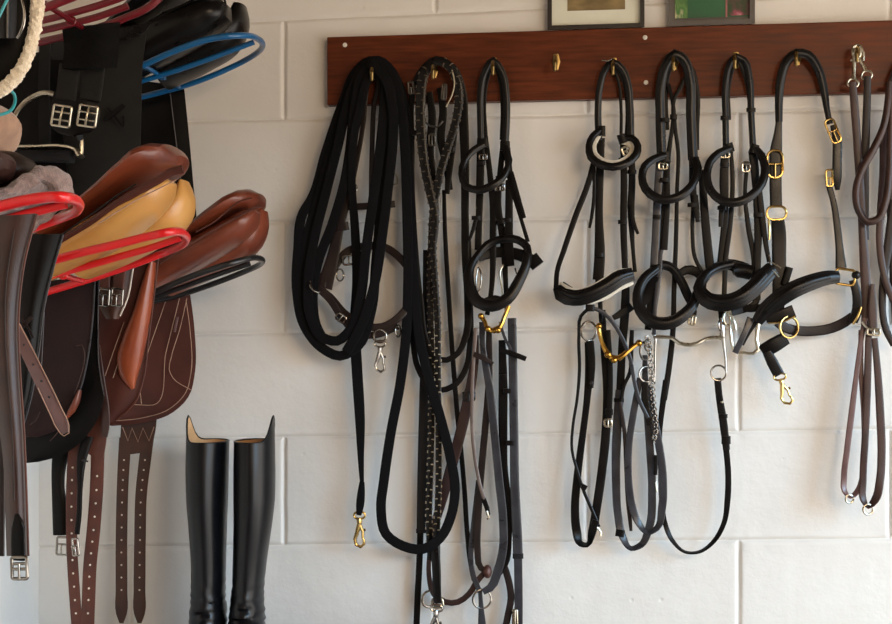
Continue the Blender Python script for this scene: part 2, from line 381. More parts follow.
for x, y, lb in ((372, 72, 'brass hook holding the bundle of black webbing line'), (433, 70, 'brass hook holding the pale-laced black rein'),
                 (493, 66, 'brass hook above the bridle with the gold bit, left of the empty hook'), (555, 62, 'empty brass hook on the board with nothing hanging from it'),
                 (613, 66, 'brass hook holding the bridle with white-lined bands'), (673.5, 62, 'brass hook just right of the two white screw caps, holding the curb-bit bridle'),
                 (735, 60, 'brass hook holding the padded-noseband bridle, third from the right end of the board'), (796.5, 57, 'brass hook holding the black headcollar with brass buckles'),
                 (857, 53, 'brass hook with two steel snap hooks clipped over it')):
    make_hook(x, y, lb)
# ------------------------------------------------------------------ pictures standing on the board
def artmat(name, cols, sc):
    m = bpy.data.materials.new(name); m.use_nodes = True; nt = m.node_tree; N = nt.nodes; L = nt.links; b = N['Principled BSDF']; b.inputs['Roughness'].default_value = .6
    tc = N.new('ShaderNodeTexCoord'); mp = N.new('ShaderNodeMapping'); mp.inputs['Scale'].default_value = sc; n = N.new('ShaderNodeTexNoise'); n.inputs['Scale'].default_value = 8; n.inputs['Detail'].default_value = 5
    r = N.new('ShaderNodeValToRGB'); L.new(tc.outputs['Object'], mp.inputs[0]); L.new(mp.outputs[0], n.inputs['Vector']); L.new(n.outputs['Fac'], r.inputs[0]); L.new(r.outputs[0], b.inputs['Base Color'])
    el = r.color_ramp.elements
    for i, (p, cc) in enumerate(cols):
        e = el[i] if i < 2 else el.new(p)
        e.position = p; e.color = (*S2L(cc), 1)
    return m
GLS = bpy.data.materials.new('picture_glass'); GLS.use_nodes = True
_b = GLS.node_tree.nodes['Principled BSDF']; _b.inputs['Transmission Weight'].default_value = 1; _b.inputs['Roughness'].default_value = .03; _b.inputs['IOR'].default_value = 1.1; _b.inputs['Base Color'].default_value = (.95, .97, .95, 1)
def picture(name, label, x0, x1, yb, slope, hpx, bw, fm, inner, D=1.9):
    """a frame standing on top of the board"""
    t = Thing(name, label, 'picture frame', ((x0+x1)/2, yb, D))
    def Q(u, v, d): return P(x0+(x1-x0)*u, yb+slope*u*(x1-x0)-hpx*v, d)
    W = x1-x0; bu = bw/W; bv_ = bw/hpx; mb = MB()
    def bar(u0, u1, v0, v1, d0, d1, m_=None):
        q = m_ or mb; b = len(q.v)
        for d in (d1, d0):
            for u, v in ((u0, v0), (u1, v0), (u1, v1), (u0, v1)): q.v.append(Q(u, v, d))
        for f in ((0, 1, 2, 3), (7, 6, 5, 4), (0, 4, 5, 1), (1, 5, 6, 2), (2, 6, 7, 3), (3, 7, 4, 0)): q.f.append(tuple(b+i for i in f))
        return q
    bar(0, 1, 0, bv_, .3, D); bar(0, 1, 1-bv_, 1, .3, D); bar(0, bu, bv_, 1-bv_, .3, D); bar(1-bu, 1, bv_, 1-bv_, .3, D)
    t.add('frame', mb, fm)
    bk = t.add('mount', bar(bu, 1-bu, bv_, 1-bv_, .5, D-.8, MB()), MATB if inner[0] else FRG)
    for nm, (u0, u1, v0, v1), m_, dd in inner[1]: t.add(nm, bar(u0, u1, v0, v1, D-.79, D-.74+dd, MB()), m_)
    return t
ART1 = artmat('faded_landscape_print', [(.35, (70, 62, 40)), (.62, (150, 128, 84)), (.48, (110, 92, 56)), (.72, (122, 116, 66))], (1, 1, 2.2))
GRN = mat('deep_green_photo', (34, 96, 58), .5, col2=(24, 78, 46), nscale=12)
ART2 = artmat('pink_flower_photo', [(.36, (40, 66, 34)), (.66, (196, 130, 140)), (.5, (84, 60, 54)), (.58, (150, 70, 84))], (5, 5, 5))
ART3 = artmat('meadow_photo', [(.36, (46, 92, 44)), (.66, (196, 190, 150)), (.5, (92, 128, 66)), (.58, (60, 110, 50))], (4, 4, 2))
PINK = mat('pink_photo_edge', (170, 110, 108), .6, col2=(140, 82, 82))
picture('picture_frame', 'black picture frame with cream mount, standing on the hook board', 547.5, 644.5, 30.0, -.03, 92, 4.4, FRB,
        (True, [('print', (.205, .80, .20, .8), ART1, 0)]))
picture('photo_frame', 'grey picture frame with a green and pink picture, standing on the hook board', 668.5, 755, 26.2, -.03, 88, 5.2, FRG,
        (False, [('print', (.075, .935, .085, .93), GRN, 0), ('print_corner', (.075, .22, .085, .3), ART3, .06), ('print_edge', (.66, .68, .085, .93), PINK, .06), ('print_strip', (.68, .935, .10, .93), ART2, .06)]))
# ------------------------------------------------------------------ hook 1: headcollar under a bundle of webbing
t = Thing('headcollar', 'dark brown leather headcollar with steel buckles, half hidden under the bundle of black webbing', 'headcollar', (372, 70, 4))
t.strap('headpiece', [(351, 190, 3.2), (357, 160, 3.2), (364, 118, 3.4), (366, 92, 3.6), (371, 71, 4.0), (377, 78, 3.6), (374, 105, 3.0), (372, 150, 2.8), (371, 205, 2.6)], 5, DBR)
t.strap('cheekpiece', [(347, 187, 3.6), (343, 205, 3.8), (339, 226, 4.0), (334, 252, 4.2), (324, 288, 4.4)], [9, 13, 11, 12, 17], DBR, t=.004)
t.keeper(342, 227, 4.1, 14, 8, .2, DBR)
t.buckle('cheek_buckle', 350, 188, 4.0, 13, 7, STL, rot=-.1)
t.strap('browband', [(338, 208, 3.0), (350, 207, 3.4), (370, 206, 3.4), (395, 204, 2.6)], 7, DBR)
t.strap('noseband', [(322, 290, 4.6), (334, 268, 4.0), (348, 251, 3.2), (366, 246, 2.8), (384, 247, 2.8), (400, 258, 3.0), (413, 278, 3.4), (411, 300, 4.4), (400, 316, 5.4), (382, 327, 5.6), (362, 325, 5.6), (344, 313, 5.2), (330, 297, 4.8)], 8, DBR, closed=True, t=.004)
t.strap('chin_strap', [(318, 288, 5), (330, 300, 5.2), (342, 318, 5.4), (358, 334, 5.6), (380, 334, 5.8), (398, 326, 5.6)], 7, DBR)
t.buckle('nose_buckle', 349, 260, 4.2, 13, 9, STL, rot=.1)
t.ring('cheek_ring', 316, 286, 5.2, 7, 1.1, STL, squash=.6, rot=.6)
t.ring('side_ring', 340, 275, 3.6, 6, .9, STL, squash=.5)
t.buckle('chin_buckle', 341, 318, 6.2, 10, 7, STL, rot=-.6)
t.ring('jaw_ring', 398, 331, 5.2, 6, .9, STL, squash=.35)
t.ring('lead_ring', 380, 336, 6.0, 6.5, 1.2, STL)
snap(t, 380, 341, 6.0, 31, STL, 0, 1.1)
t.ring('crown_ring', 393, 178, 3.0, 7, .9, NIK, squash=.5, rot=.3)
t = Thing('lunge_line', 'black webbing line looped in a thick bundle, its brass clip hanging low', 'lunge line', (372, 66, 5))
m1 = MB()
for pts, w in ((
    [(379, 63, 4.6), (370, 61, 4.6), (357, 71, 4.6), (343, 103, 4.2), (326, 152, 4), (311, 200, 4), (303, 213, 4.4), (298, 250, 4.6), (297, 292, 5), (304, 325, 5.4), (322, 348, 6), (340, 356, 6.4), (358, 346, 6.6), (371, 312, 6.8), (376, 262, 6.8), (382, 200, 6.6), (389, 140, 6), (391, 100, 5.6), (387, 72, 5), (376, 61.5, 4.8), (367, 63, 4.8)], 10),
    ([(380, 65, 5.4), (372, 63, 5.4), (360, 73, 5.6), (350, 96, 5.4), (338, 145, 5), (324, 200, 4.8), (314, 240, 5), (308, 285, 5.6), (310, 315, 6), (322, 337, 6.4), (337, 341, 6.8), (350, 330, 7.2), (360, 300, 7.4), (366, 250, 7.4), (373, 200, 7.2), (381, 140, 6.6), (384, 104, 6.2), (383, 76, 5.8), (374, 64, 5.6), (366, 66, 5.6)], 10),
    ([(372, 63, 6), (362, 76, 6.2), (355, 104, 6), (350, 150, 5.4), (345, 180, 5.2), (332, 225, 5), (318, 262, 5), (313, 300, 5.2), (316, 325, 5.6), (326, 344, 6)], 10),
    ([(378, 64, 4.2), (368, 66, 4.2), (353, 88, 4.2), (341, 120, 4.2), (329, 160, 4.2), (317, 202, 4.2), (307, 238, 4.6), (304, 282, 4.8), (312, 318, 5.2), (322, 340, 5.6)], 10),
    ([(376, 66, 6.4), (368, 78, 6.6), (361, 104, 6.4), (353, 142, 6), (352, 185, 5.4), (355, 230, 5), (357, 280, 4.6), (355, 330, 4.4), (357, 370, 4.2), (360, 420, 4.2), (361, 462, 4.2), (362, 484, 4.2)], [9, 9, 9, 9, 8, 9, 10, 11, 11, 10, 6, 4]),
    ([(368, 62, 5.2), (378, 60.5, 5.2), (392, 72, 5.4), (400, 100, 5.2), (405, 150, 5), (407, 210, 5), (408, 280, 5), (406, 335, 5.2), (400, 385, 5.4), (391, 432, 5.6), (384, 480, 5.8), (381, 510, 6), (386, 534, 6.4), (403, 546, 6.8), (423, 549, 7), (440, 538, 7), (451, 516, 7), (455, 490, 6.8), (450, 456, 6.4), (441, 420, 6), (428, 375, 5.6), (419, 335, 5.2), (415, 290, 5), (412, 230, 4.6), (408, 160, 4.2), (404, 105, 4.2), (394, 76, 4.4), (379, 63, 4.6), (369, 62, 4.6)], 10),
    ([(370, 64, 6.6), (384, 76, 7), (392, 104, 7), (393, 140, 7), (389, 180, 7.2), (383, 230, 7.6), (373, 290, 7.8), (358, 332, 7.6), (346, 352, 7.2)], 10)):
    m1.strap(pts, w, t=.0036, e=6)
t.add('webbing', m1, WEB)
t.strap('sewn_loop', [(362, 482, 4.4), (361, 495, 4.8), (360, 506, 4.8), (359, 515, 4.6)], [5, 8, 8, 5], WEB, t=.007)
snap(t, 359.5, 512, 4.6, 35, BRS, 0, 1.0)
# ------------------------------------------------------------------ hook 2
t = Thing('laced_rein', 'long black rein edged with pale lacing all the way down to a steel clip', 'rein', (433, 68, 5))
LA = [(433, 61, 5.4), (425, 72, 5.6), (420.5, 100, 5.4), (421, 130, 5.2), (424.5, 165, 5), (430, 192, 5), (435, 215, 5), (433, 245, 4.8), (435, 280, 4.6), (437.5, 320, 4.6), (438, 370, 4.6), (438.5, 430, 4.6), (438.5, 480, 4.6), (437, 530, 4.6), (437, 560, 4.7)]
LB = [(434, 60, 5.8), (447, 64, 6), (456, 77, 6), (459, 96, 5.8), (456, 120, 5.4), (447, 150, 5.2), (439, 178, 5.4), (433, 212, 4.2), (431, 250, 4), (430.5, 310, 3.8), (432, 380, 3.8), (431.5, 430, 3.8), (430, 480, 3.8), (429, 525, 3.8), (431, 560, 4)]
for pts, w in ((LA, [10, 10, 10, 10, 9, 9, 8, 7, 6.5, 6.5, 6.5, 6.5, 6.5, 6.5, 7]), (LB, [9, 9, 9, 9, 8, 8, 8, 7, 6.5, 6.5, 6.5, 6.5, 6.5, 6.5, 7])):
    st = t.strap('rein_strap', pts, w, BLK2, t=.005, e=3)
    L = cr([p+(w[i],) for i, p in enumerate(pts)], 3.2); lm = MB()
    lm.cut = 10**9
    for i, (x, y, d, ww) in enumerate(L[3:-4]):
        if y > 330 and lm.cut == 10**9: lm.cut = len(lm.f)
        T = Vector((L[i+4][0]-L[i+2][0], L[i+4][1]-L[i+2][1])).normalized(); nx, ny = -T.y, T.x; h = ww*.5
        if i % 2 == 0:
            sg = 1 if (i//2) % 2 else -1
            lm.tube([(x-nx*h*sg+T.x*.8, y-ny*h*sg+T.y*.8, d), (x-nx*h*sg*.75, y-ny*h*sg*.75, d+.42), (x-nx*h*sg*.1, y-ny*h*sg*.1, d+.42)], .62, raw=True, n=5)
            lm.tube([(x+nx*h*sg*1.02-T.x*1.2, y+ny*h*sg*1.02-T.y*1.2, d+.05), (x+nx*h*sg*1.02+T.x*1.2, y+ny*h*sg*1.02+T.y*1.2, d+.25)], .6, raw=True, n=5)
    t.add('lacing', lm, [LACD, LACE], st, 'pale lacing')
t.strap('rein_end', [(435, 545, 4.7), (436.5, 570, 5), (437, 590, 5), (437.5, 603, 5)], [9, 9, 8.5, 8], BLK2, t=.008)
t.buckle('end_square', 437.5, 603, 5, 11, 9, NIK, prong=False)
snap(t, 437, 605, 5.2, 34, STL, -.1, 1.1)
t = Thing('bridle', 'black bridle bunched up behind the pale-laced rein with steel buckles', 'bridle', (433, 66, 3.4))
t.strap('headpiece', [(412, 140, 3), (411, 110, 3.2), (414, 86, 3.4), (424, 68, 4.2), (436, 60, 4.4), (452, 68, 4.2), (461, 90, 3.6), (463.5, 120, 3.2), (465, 160, 3), (465, 210, 3)], [6, 6, 6, 7, 8, 9, 10, 10, 9, 8])
t.strap('rein', [(465, 205, 3.2), (465.5, 255, 3.2), (468, 300, 3.4), (466, 335, 3.8), (458, 353, 4.2), (447, 360, 4.4), (436, 358, 4.2), (427, 344, 4), (419, 300, 4), (414, 250, 3.6), (411, 190, 3.2), (411, 140, 3)], [8, 8, 8, 7, 6, 6, 6, 7, 9, 9, 8, 7])
t.strap('rein', [(410, 225, 2.6), (410, 290, 2.8), (413, 340, 3), (418, 368, 3.2), (428, 384, 3.6), (441, 390, 4), (456, 384, 4), (466, 368, 3.6), (470, 345, 3.2), (470, 300, 2.6), (468, 240, 2.4)], [6, 6, 6, 6, 6, 6, 6, 6, 6, 6, 6])
t.strap('rubber_grip_rein', [(427, 250, 2.4), (426, 330, 2.4), (425, 385, 2.4), (423.5, 440, 2.4), (422, 490, 2.4), (421, 531, 2.4)], [8, 8, 11, 11, 10, 9], GRIP, t=.005, e=3)
t.strap('rein_end', [(420.5, 528, 2.4), (419.5, 560, 2.4), (417.5, 600, 2.4), (416, 640, 2.4)], [6.5, 6.5, 6.5, 6.5])
t.keeper(421, 531, 2.4, 10, 4, 0, GRIP)
t.strap('long_strap', [(444, 190, 2.2), (445, 230, 2.2), (449, 300, 2.2), (453, 360, 2.2), (457, 410, 2.2), (461, 450, 2.2), (464.5, 490, 2.2), (467, 530, 2.2), (469.5, 556, 2.4), (474, 580, 2.6)], [4, 4.5, 5, 5, 5, 5, 5, 5, 5, 5])
t.strap('cheekpiece', [(440, 88, 3.4), (443, 108, 3.6), (441, 140, 3.2), (446, 165, 3.0), (450, 190, 3)], [7, 8, 8, 7, 6])
t.strap('cheekpiece', [(456, 120, 3.8), (452, 150, 3.8), (449, 172, 3.8), (447, 194, 3.8)], [6, 7, 7, 5])
t.strap('inner_strap', [(429, 92, 3.6), (432, 112, 3.6), (430, 150, 3.4), (434, 190, 3.2), (434, 240, 3.0), (428, 268, 3)], [7, 8, 8, 8, 7, 6])
t.buckle('crown_buckle', 411, 88, 4.6, 5, 12, DST, rot=.1, bars=(0,))
t.buckle('cheek_buckle', 444, 92, 4.8, 4, 15, DST, rot=-.05)
t.buckle('cheek_buckle', 432, 140, 4.6, 6, 11, DST)
t.tube('bit_ring', [(425, 122, 4.8), (430, 126, 5), (437, 127, 5), (443, 121, 5)], 1.0, DST)
t.tube('curb_hook', [(452, 70, 6.2), (454.5, 82, 6.4), (452, 95, 6.4), (446, 107, 6.2)], .7, LACE)
t.keeper(413, 133, 3.4, 8, 5); t.keeper(451, 150, 4.2, 9, 5)
# ------------------------------------------------------------------ hook 3
t = Thing('bridle', 'black bridle with a gold-coloured bit hung under a thick round noseband, beside the laced rein', 'bridle', (493, 63, 4.2))
t.strap('headpiece', [(481, 146, 4), (480.5, 120, 4), (480.5, 95, 4.2), (484, 74, 4.6), (493, 60, 5), (502, 72, 4.6), (506.5, 98, 4.2), (506.5, 122, 4), (505, 147, 4)], 7, BLK2, t=.006, e=2.6)
t.strap('headpiece', [(485.5, 140, 3.4), (484, 100, 3.4), (487, 78, 3.8), (494, 62, 4.4), (500, 78, 3.8), (503, 108, 3.4), (502, 140, 3.4)], 5, BLK)
t.strap('browband', [(484, 144, 5), (474, 150, 5.6), (465, 160, 6.2), (461.5, 174, 7), (466, 186, 7.6), (478, 190, 8), (493, 185, 8), (505, 174, 7.2), (509, 160, 6.2), (504, 146, 5)], [7, 7, 7, 7, 7, 8, 8, 7, 7, 7], BLK2, t=.006, e=2.6)
t.keeper(483, 143, 4.4, 11, 9, 0, t=.012, name='browband_loop'); t.keeper(505, 146, 4.4, 10, 9, 0, t=.012, name='browband_loop')
t.strap('cheekpiece', [(481, 138, 3.4), (480, 185, 3.6), (479, 220, 3.8), (478, 250, 4.2)], [8, 8, 7, 7])
t.strap('cheekpiece', [(485.5, 136, 3), (490, 175, 3), (493, 205, 3), (493, 235, 3.4), (490, 300, 4), (487, 315, 4.4)], [5, 6, 7, 7, 5, 5])
t.strap('cheekpiece', [(504, 138, 3.2), (500, 175, 3.2), (498, 205, 3.2), (503, 240, 3.2), (506, 290, 3.6), (507, 312, 4)], [6, 6, 7, 7, 5, 5])
t.strap('throatlash', [(507, 148, 3.8), (509, 170, 4), (513, 190, 4), (519, 212, 4.2), (528, 242, 4.2)], [7, 7, 6, 4, 4])
t.strap('strap_end', [(511, 172, 4.4), (516, 190, 4.6), (524.5, 218, 4.8)], [5, 5, 3.5])
t.strap('strap_end', [(476, 218, 4.2), (473, 230, 4.4), (469, 241, 4.6)], [4, 4, 2.5])
t.strap('flash_strap', [(509, 180, 3.8), (509, 215, 4), (509, 250, 5), (511, 266, 6)], [7, 8, 9, 7])
for x, y in ((500, 178), (481, 163), (507, 220), (476, 218), (501, 222)): t.keeper(x, y, 4.2, 9, 4)
t.buckle('cheek_buckle', 500, 187, 4.2, 8, 7, STL, bars=(0,)); t.buckle('cheek_buckle', 483, 157, 4.3, 7, 5, STL)
t.strap('noseband', [(477, 256, 5.6), (470, 268, 6.6), (470, 287, 7.8), (478, 302, 8.6), (492, 306, 9), (507, 299, 8.8), (519, 281, 8), (527, 260, 7), (527, 247, 6), (518, 240, 5.2), (502, 239, 4.6), (487, 245, 4.8)], [7, 9, 11, 12, 12, 12, 11, 9, 8, 8, 8, 8], BLK2, closed=True, t=.008, e=2.5)
t.strap('back_strap', [(478, 258, 4), (488, 254, 3.4), (503, 252, 3.2), (520, 255, 3.4), (536, 263, 4)], [8, 10, 11, 12, 13], BLK, t=.006)
t.strap('crank_pad', [(531, 257, 4.6), (538, 266, 4.8)], [14, 14], BLK, t=.01)
t.tube('bit_ring', [(478, 268, 4.6), (476, 280, 4.8), (478, 292, 5), (481, 284, 5), (480, 270, 4.8), (478, 267, 4.6)], .9, STL)
t.tube('curb_hook', [(503, 265, 4.6), (500, 272, 4.8), (501, 282, 5), (503, 296, 5)], 1.0, NIK)
t.tube('bit_ring', [(515, 268, 4), (518, 276, 4.2), (521, 270, 4.2)], .8, STL)
t.strap('chin_strap', [(483, 303, 5), (495, 299, 4.6), (508, 303, 5)], 8)
t.tube('bit', [(480, 315, 5), (485, 322, 5.4), (488, 330, 5.8), (494, 330.5, 6), (500, 327, 6), (504, 318, 5.6), (509, 306, 5.2)], [2.8, 2.1, 2.2, 3.2, 2.6, 2.3, 2.2], GLD)
for x, y, d, r in ((488, 329, 6, 3.4), (498, 330, 6.2, 3.4), (481, 316, 5.4, 3.2)): t.add('bit_joint', MB().pball(x, y, d, r), GLD)
t.strap('rein', [(482, 322, 3.6), (483, 348, 3.8), (489, 385, 4.2), (494, 430, 4.4), (499, 480, 4.6), (503, 520, 4.8), (503, 548, 5), (498, 570, 5.2), (490, 588, 5.4), (483, 592, 5.4)], [6, 6, 8, 8, 8.5, 8.5, 8.5, 9, 8, 6], GRY)
t.strap('rein', [(489, 330, 3), (489, 380, 3), (485, 430, 3), (481, 475, 3), (478, 520, 3), (477.5, 550, 3.2), (481, 568, 3.6), (487, 572, 4)], [6, 7, 7, 7, 7, 7, 6, 5], DBR)
t.strap('rein', [(478, 480, 2.6), (474, 520, 2.6), (471, 552, 3), (473, 575, 4), (480, 592, 5)], [4, 5, 5.5, 5.5, 5], GRY)
t.strap('rein', [(502, 340, 3), (503, 380, 3), (503, 430, 3), (504, 470, 3), (508, 500, 3.2), (509, 535, 3.2), (505, 565, 3.4), (496, 577, 3.8)], [7, 9, 9, 8, 7, 6, 6, 6], BLK)
t.strap('rubber_grip_rein', [(512, 318, 3.4), (513, 370, 3.4), (514, 430, 3.6), (515, 490, 3.6), (517, 530, 3.8), (518, 558, 3.8)], [9, 9, 9, 9.5, 10, 10], GRY, t=.005, e=3)
t.strap('rein_end', [(518, 553, 3.6), (518.5, 590, 3.6), (518.5, 640, 3.6)], 8.5, GRY)
t.keeper(518, 556, 3.8, 11, 5, 0, GRIP)
t.strap('loose_strap', [(502, 560, 3.2), (508, 578, 3.4), (511, 598, 3.4), (508, 615, 3.4), (503, 640, 3.4)], 7, DBR)
t.buckle('rein_buckle', 515, 618, 4.2, 4, 16, NIK)
t.strap('martingale_strap', [(475, 335, 2.4), (474, 365, 2.4), (468, 400, 2.6), (460, 435, 3), (451, 468, 3.2), (442, 500, 3.2), (435, 525, 3), (430, 552, 2.6), (429, 575, 2.6), (434, 594, 3), (445, 602, 3.4), (458, 602, 3.6), (469, 594, 4), (478, 580, 4), (486, 571, 4)], [8, 9, 11, 11, 11, 10, 8, 5, 5, 6, 6, 6, 6, 6, 5], MBR)
t.keeper(469, 393, 3, 13, 5, .25, DBR); t.buckle('strap_buckle', 469, 397, 3.2, 11, 7, BKR)
t.ring('martingale_ring', 429, 599, 3, 8, 1.3, STL, squash=.8)
t.add('wooden_stop', MB().pball(487.5, 571.5, 4.6, 6, (.75, 1, 1.15)), WOODB)
t.ring('martingale_ring', 482, 599, 5, 9.5, 1.1, STL, squash=.95)
t.strap('long_strap', [(480, 590, 4.8), (481, 605, 5), (482, 625, 5), (482, 642, 5)], [4, 5, 8, 8], GRY)
t.strap('loose_strap', [(476, 328, 5.4), (473.5, 360, 5.2), (472, 400, 5), (472.5, 435, 5), (476, 465, 5), (480, 485, 5), (485, 502, 5)], [4, 3.6, 3.6, 3.6, 3.6, 3.6, 4], TPE, t=.004, e=2.5)
t.strap('strap_end', [(483, 498, 5), (487, 508, 5.2), (488.5, 515, 5.2)], [5, 5, 4], BLK)
t.add('hook_stud', MB().tube([(487, 511, 5.5), (489, 518, 5.6), (487, 519, 5.6)], 1.1), NIK)
t.strap('strap_end', [(474, 354, 5.6), (483, 358, 5.8), (493, 364, 5.6)], [5, 5.5, 4], DBR)
t.strap('strap_end', [(500, 350, 5), (513, 354, 5.2), (526, 359, 5)], [5, 5.5, 5], BLK)
t.strap('loose_strap', [(500, 322, 5), (504, 336, 5.2), (511, 350, 5)], 3, GRY)
for x, y in ((503, 377), (507, 391), (510, 443)): t.keeper(x, y, 4, 8, 5)
# ------------------------------------------------------------------ hook 5: white-lined bridle
t = Thing('bridle', 'black bridle with white-lined browband and noseband and a gold-coloured jointed bit', 'bridle', (613, 66, 4.2))
t.strap('headpiece', [(599, 140, 4), (598, 112, 4), (600, 86, 4.2), (605, 70, 4.6), (613, 62, 5), (622, 69, 4.6), (628, 84, 4.2), (630, 105, 4), (631, 140, 4)], 7, BLK2, t=.006, e=2.6)
t.strap('headpiece', [(621, 140, 3.2), (621, 108, 3.2), (619, 84, 3.6), (613, 66, 4.2)], 3.2)
t.strap('headpiece', [(626, 140, 3.4), (627, 108, 3.4), (624, 84, 3.8), (615, 65, 4.4)], 3.2)
t.strap('split_pin', [(602, 60, 5.2), (608, 61, 5.4), (612, 59, 5.6)], 1.4, STL, t=.002)
BBW = [(600, 130, 5), (593, 136, 5.8), (589, 146, 6.6), (591, 157, 7.4), (600, 164, 8.2), (613, 167, 8.6), (627, 163, 8.2), (636, 155, 7.4), (638, 146, 6.6), (632, 138, 5.6), (623, 139, 4.8)]
bb = t.strap('browband', BBW, [6, 7, 7, 8, 8, 8, 8, 8, 7, 7, 6], BLK2, t=.006, e=2.6)
t.strap('white_lining', [(600, 132, 4.4), (595.5, 138, 4.6), (592.5, 146, 5.4), (595, 154, 6.4), (603, 160.5, 7.4), (614, 163, 7.8), (625, 159.5, 7.4), (632, 153, 6.4), (633.5, 147, 5.4), (629, 141.5, 4.8), (622, 141, 4.4)], [7, 8, 7, 5.5, 5, 5, 5.5, 6.5, 7, 9, 7], WHT, bb, t=.005, e=2.6)
t.keeper(602, 131, 4.6, 7, 10, 0, t=.013, name='browband_loop'); t.keeper(622, 139, 4.8, 8, 9, .3, t=.013, name='browband_loop')
t.strap('cheekpiece', [(601, 138, 3.6), (600, 170, 3.6), (599, 215, 3.6), (599.5, 260, 3.8), (598, 280, 4)], [8, 8, 8, 11, 11])
t.strap('cheekpiece', [(623, 142, 3.8), (624, 180, 3.8), (623.5, 225, 3.8), (625, 270, 4)], [6, 7, 7, 6])
t.strap('cheekpiece', [(631, 140, 3.2), (632, 180, 3.2), (631, 210, 3.2), (633, 250, 3.2), (635, 272, 3.6)], [6, 7, 7, 4, 4])
t.strap('strap_end', [(594, 165, 4.4), (594, 195, 4.4), (591.5, 218, 4.4), (589.5, 228, 4.4)], [3.5, 3.5, 3.5, 2.5])
t.strap('strap_end', [(632, 205, 4.2), (633.5, 222, 4.4), (638, 234, 4.6)], [5, 4, 3])
t.strap('noseband_hanger', [(595, 158, 4), (588, 184, 4.4), (576, 215, 5), (564, 250, 6), (557, 272, 7), (556, 288, 8)], [6, 6, 6, 5.5, 5, 5])
NB = [(557, 287, 7), (561, 294, 8), (574, 298, 8.8), (590, 295, 9), (607, 286.5, 8.6), (621, 277.5, 8), (633, 274, 7)]
nb = t.strap('noseband', NB, [9, 15, 16, 16, 16, 16, 13], BLK2, t=.008, e=2.6)
t.strap('white_lining', [(560, 284, 6.4), (566, 288, 7.6), (576, 291.5, 8.4), (590, 288, 8.6), (606, 279, 8.2), (620, 271, 7.6), (628, 270, 6.8)], [5, 6, 5, 5, 5, 5, 4], WHT, nb, t=.006, e=2.6)
t.strap('white_lining', [(590, 303, 8.4), (606, 297, 8), (620, 288, 7.6), (633, 283, 6.8)], [3, 5, 5, 4], WHT, nb, t=.006, e=2.6)
t.strap('noseband_ridge', [(561, 291, 8.4), (574, 296, 9.4), (590, 293, 9.6), (607, 284.5, 9.2), (621, 275.5, 8.6), (632, 272.5, 7.6)], [4, 7, 7, 7, 7, 5], BLK2, nb, t=.008, e=2.2)
t.strap('strap_end', [(562, 284, 5), (571, 290, 5.4)], 6, BLK)
t.keeper(590, 308, 8, 9, 7, 0, name='flash_loop')
t.strap('flash_strap', [(588, 309, 7), (581, 316, 6.6), (579, 335, 6), (579.5, 370, 5.6), (577, 400, 5.4), (573, 425, 5.2), (572, 450, 5.2), (577, 470, 5.2), (583, 489, 5.4), (591, 508, 5.6), (599, 527, 5.6)], [3.5]*4+[3, 3, 3, 3, 3.5, 3.5, 3.5], BLK2, t=.003, e=3)
t.keeper(584, 487, 5.8, 6, 5, -.5); t.keeper(595, 523, 5.9, 7, 6, -.4)
t.add('hook_stud', MB().tube([(597, 527, 6), (601, 532, 6), (600.5, 536, 6)], 1.2), NIK)
t.strap('flash_strap', [(593, 308, 7), (604, 313, 6.8), (613, 323, 6.6), (624, 342, 6.4), (631, 362, 6), (635, 385, 5.8), (640, 402, 5.6), (648, 418, 5.4)], 4, GRY, t=.003, e=3)
t.strap('cheekpiece', [(598, 275, 4.2), (600, 300, 4.2), (601, 322, 4.6)], [7, 5, 4])
t.ring('bit_ring', 588.5, 331, 5, 9.5, 1.2, STL, squash=.8)
t.tube('bit', [(598.5, 325, 5), (600, 335, 5.2), (604, 347, 5.6), (611, 357, 6), (619, 358, 6.2), (628, 351, 6), (637, 344, 5.6), (640, 342.5, 5.4)], [2.4, 2.2, 2.4, 3.0, 3, 2.4, 2.2, 2.6], GLD)
for x, y, d, r in ((608, 354.5, 6.2, 3.8), (614, 360, 6.2, 3.4), (599, 326, 5.2, 3.2), (639, 343, 5.6, 3.4)): t.add('bit_joint', MB().pball(x, y, d, r), GLD)
t.ring('bit_ring', 645, 351, 4.4, 9, 1.1, STL, squash=.6)
R1 = [(589, 342, 4.6), (589.5, 365, 4.4), (587, 400, 4.2), (582, 440, 4.2), (577, 480, 4.2), (575, 510, 4.4), (576.5, 530, 4.8), (581, 544, 5.2, 60), (587, 545, 5.4, 70), (592, 532, 5.2, 30), (597, 505, 5), (602, 470, 4.8), (606, 430, 4.4), (606.5, 390, 4), (604, 350, 3.6), (602, 310, 3.4)]
R1 = [p if len(p) > 3 else p+(0,) for p in R1]
t.strap('rein', R1, [9, 9, 7, 7, 8, 8.5, 9, 9, 9, 9, 9, 9, 9, 7, 7, 7], BLK, step=4)
t.strap('rein_billet', [(590, 341, 5), (592, 365, 5), (591, 388, 5)], [8, 7, 5], BLK)
t.add('hook_stud', MB().pball(592, 383, 5.6, 2.2), BKR)
t.strap('rein_billet', [(608, 330, 4.6), (610.5, 370, 4.8), (609, 418, 5)], [5, 5, 6], BLK)
t.keeper(609, 412, 5, 8, 6); t.buckle('rein_buckle', 608, 423, 5.4, 7, 7, NIK)
t.strap('cheekpiece', [(626, 275, 3.2), (625, 310, 3.2), (622, 350, 3.2), (620, 395, 3.2)], [7, 9, 8, 8])
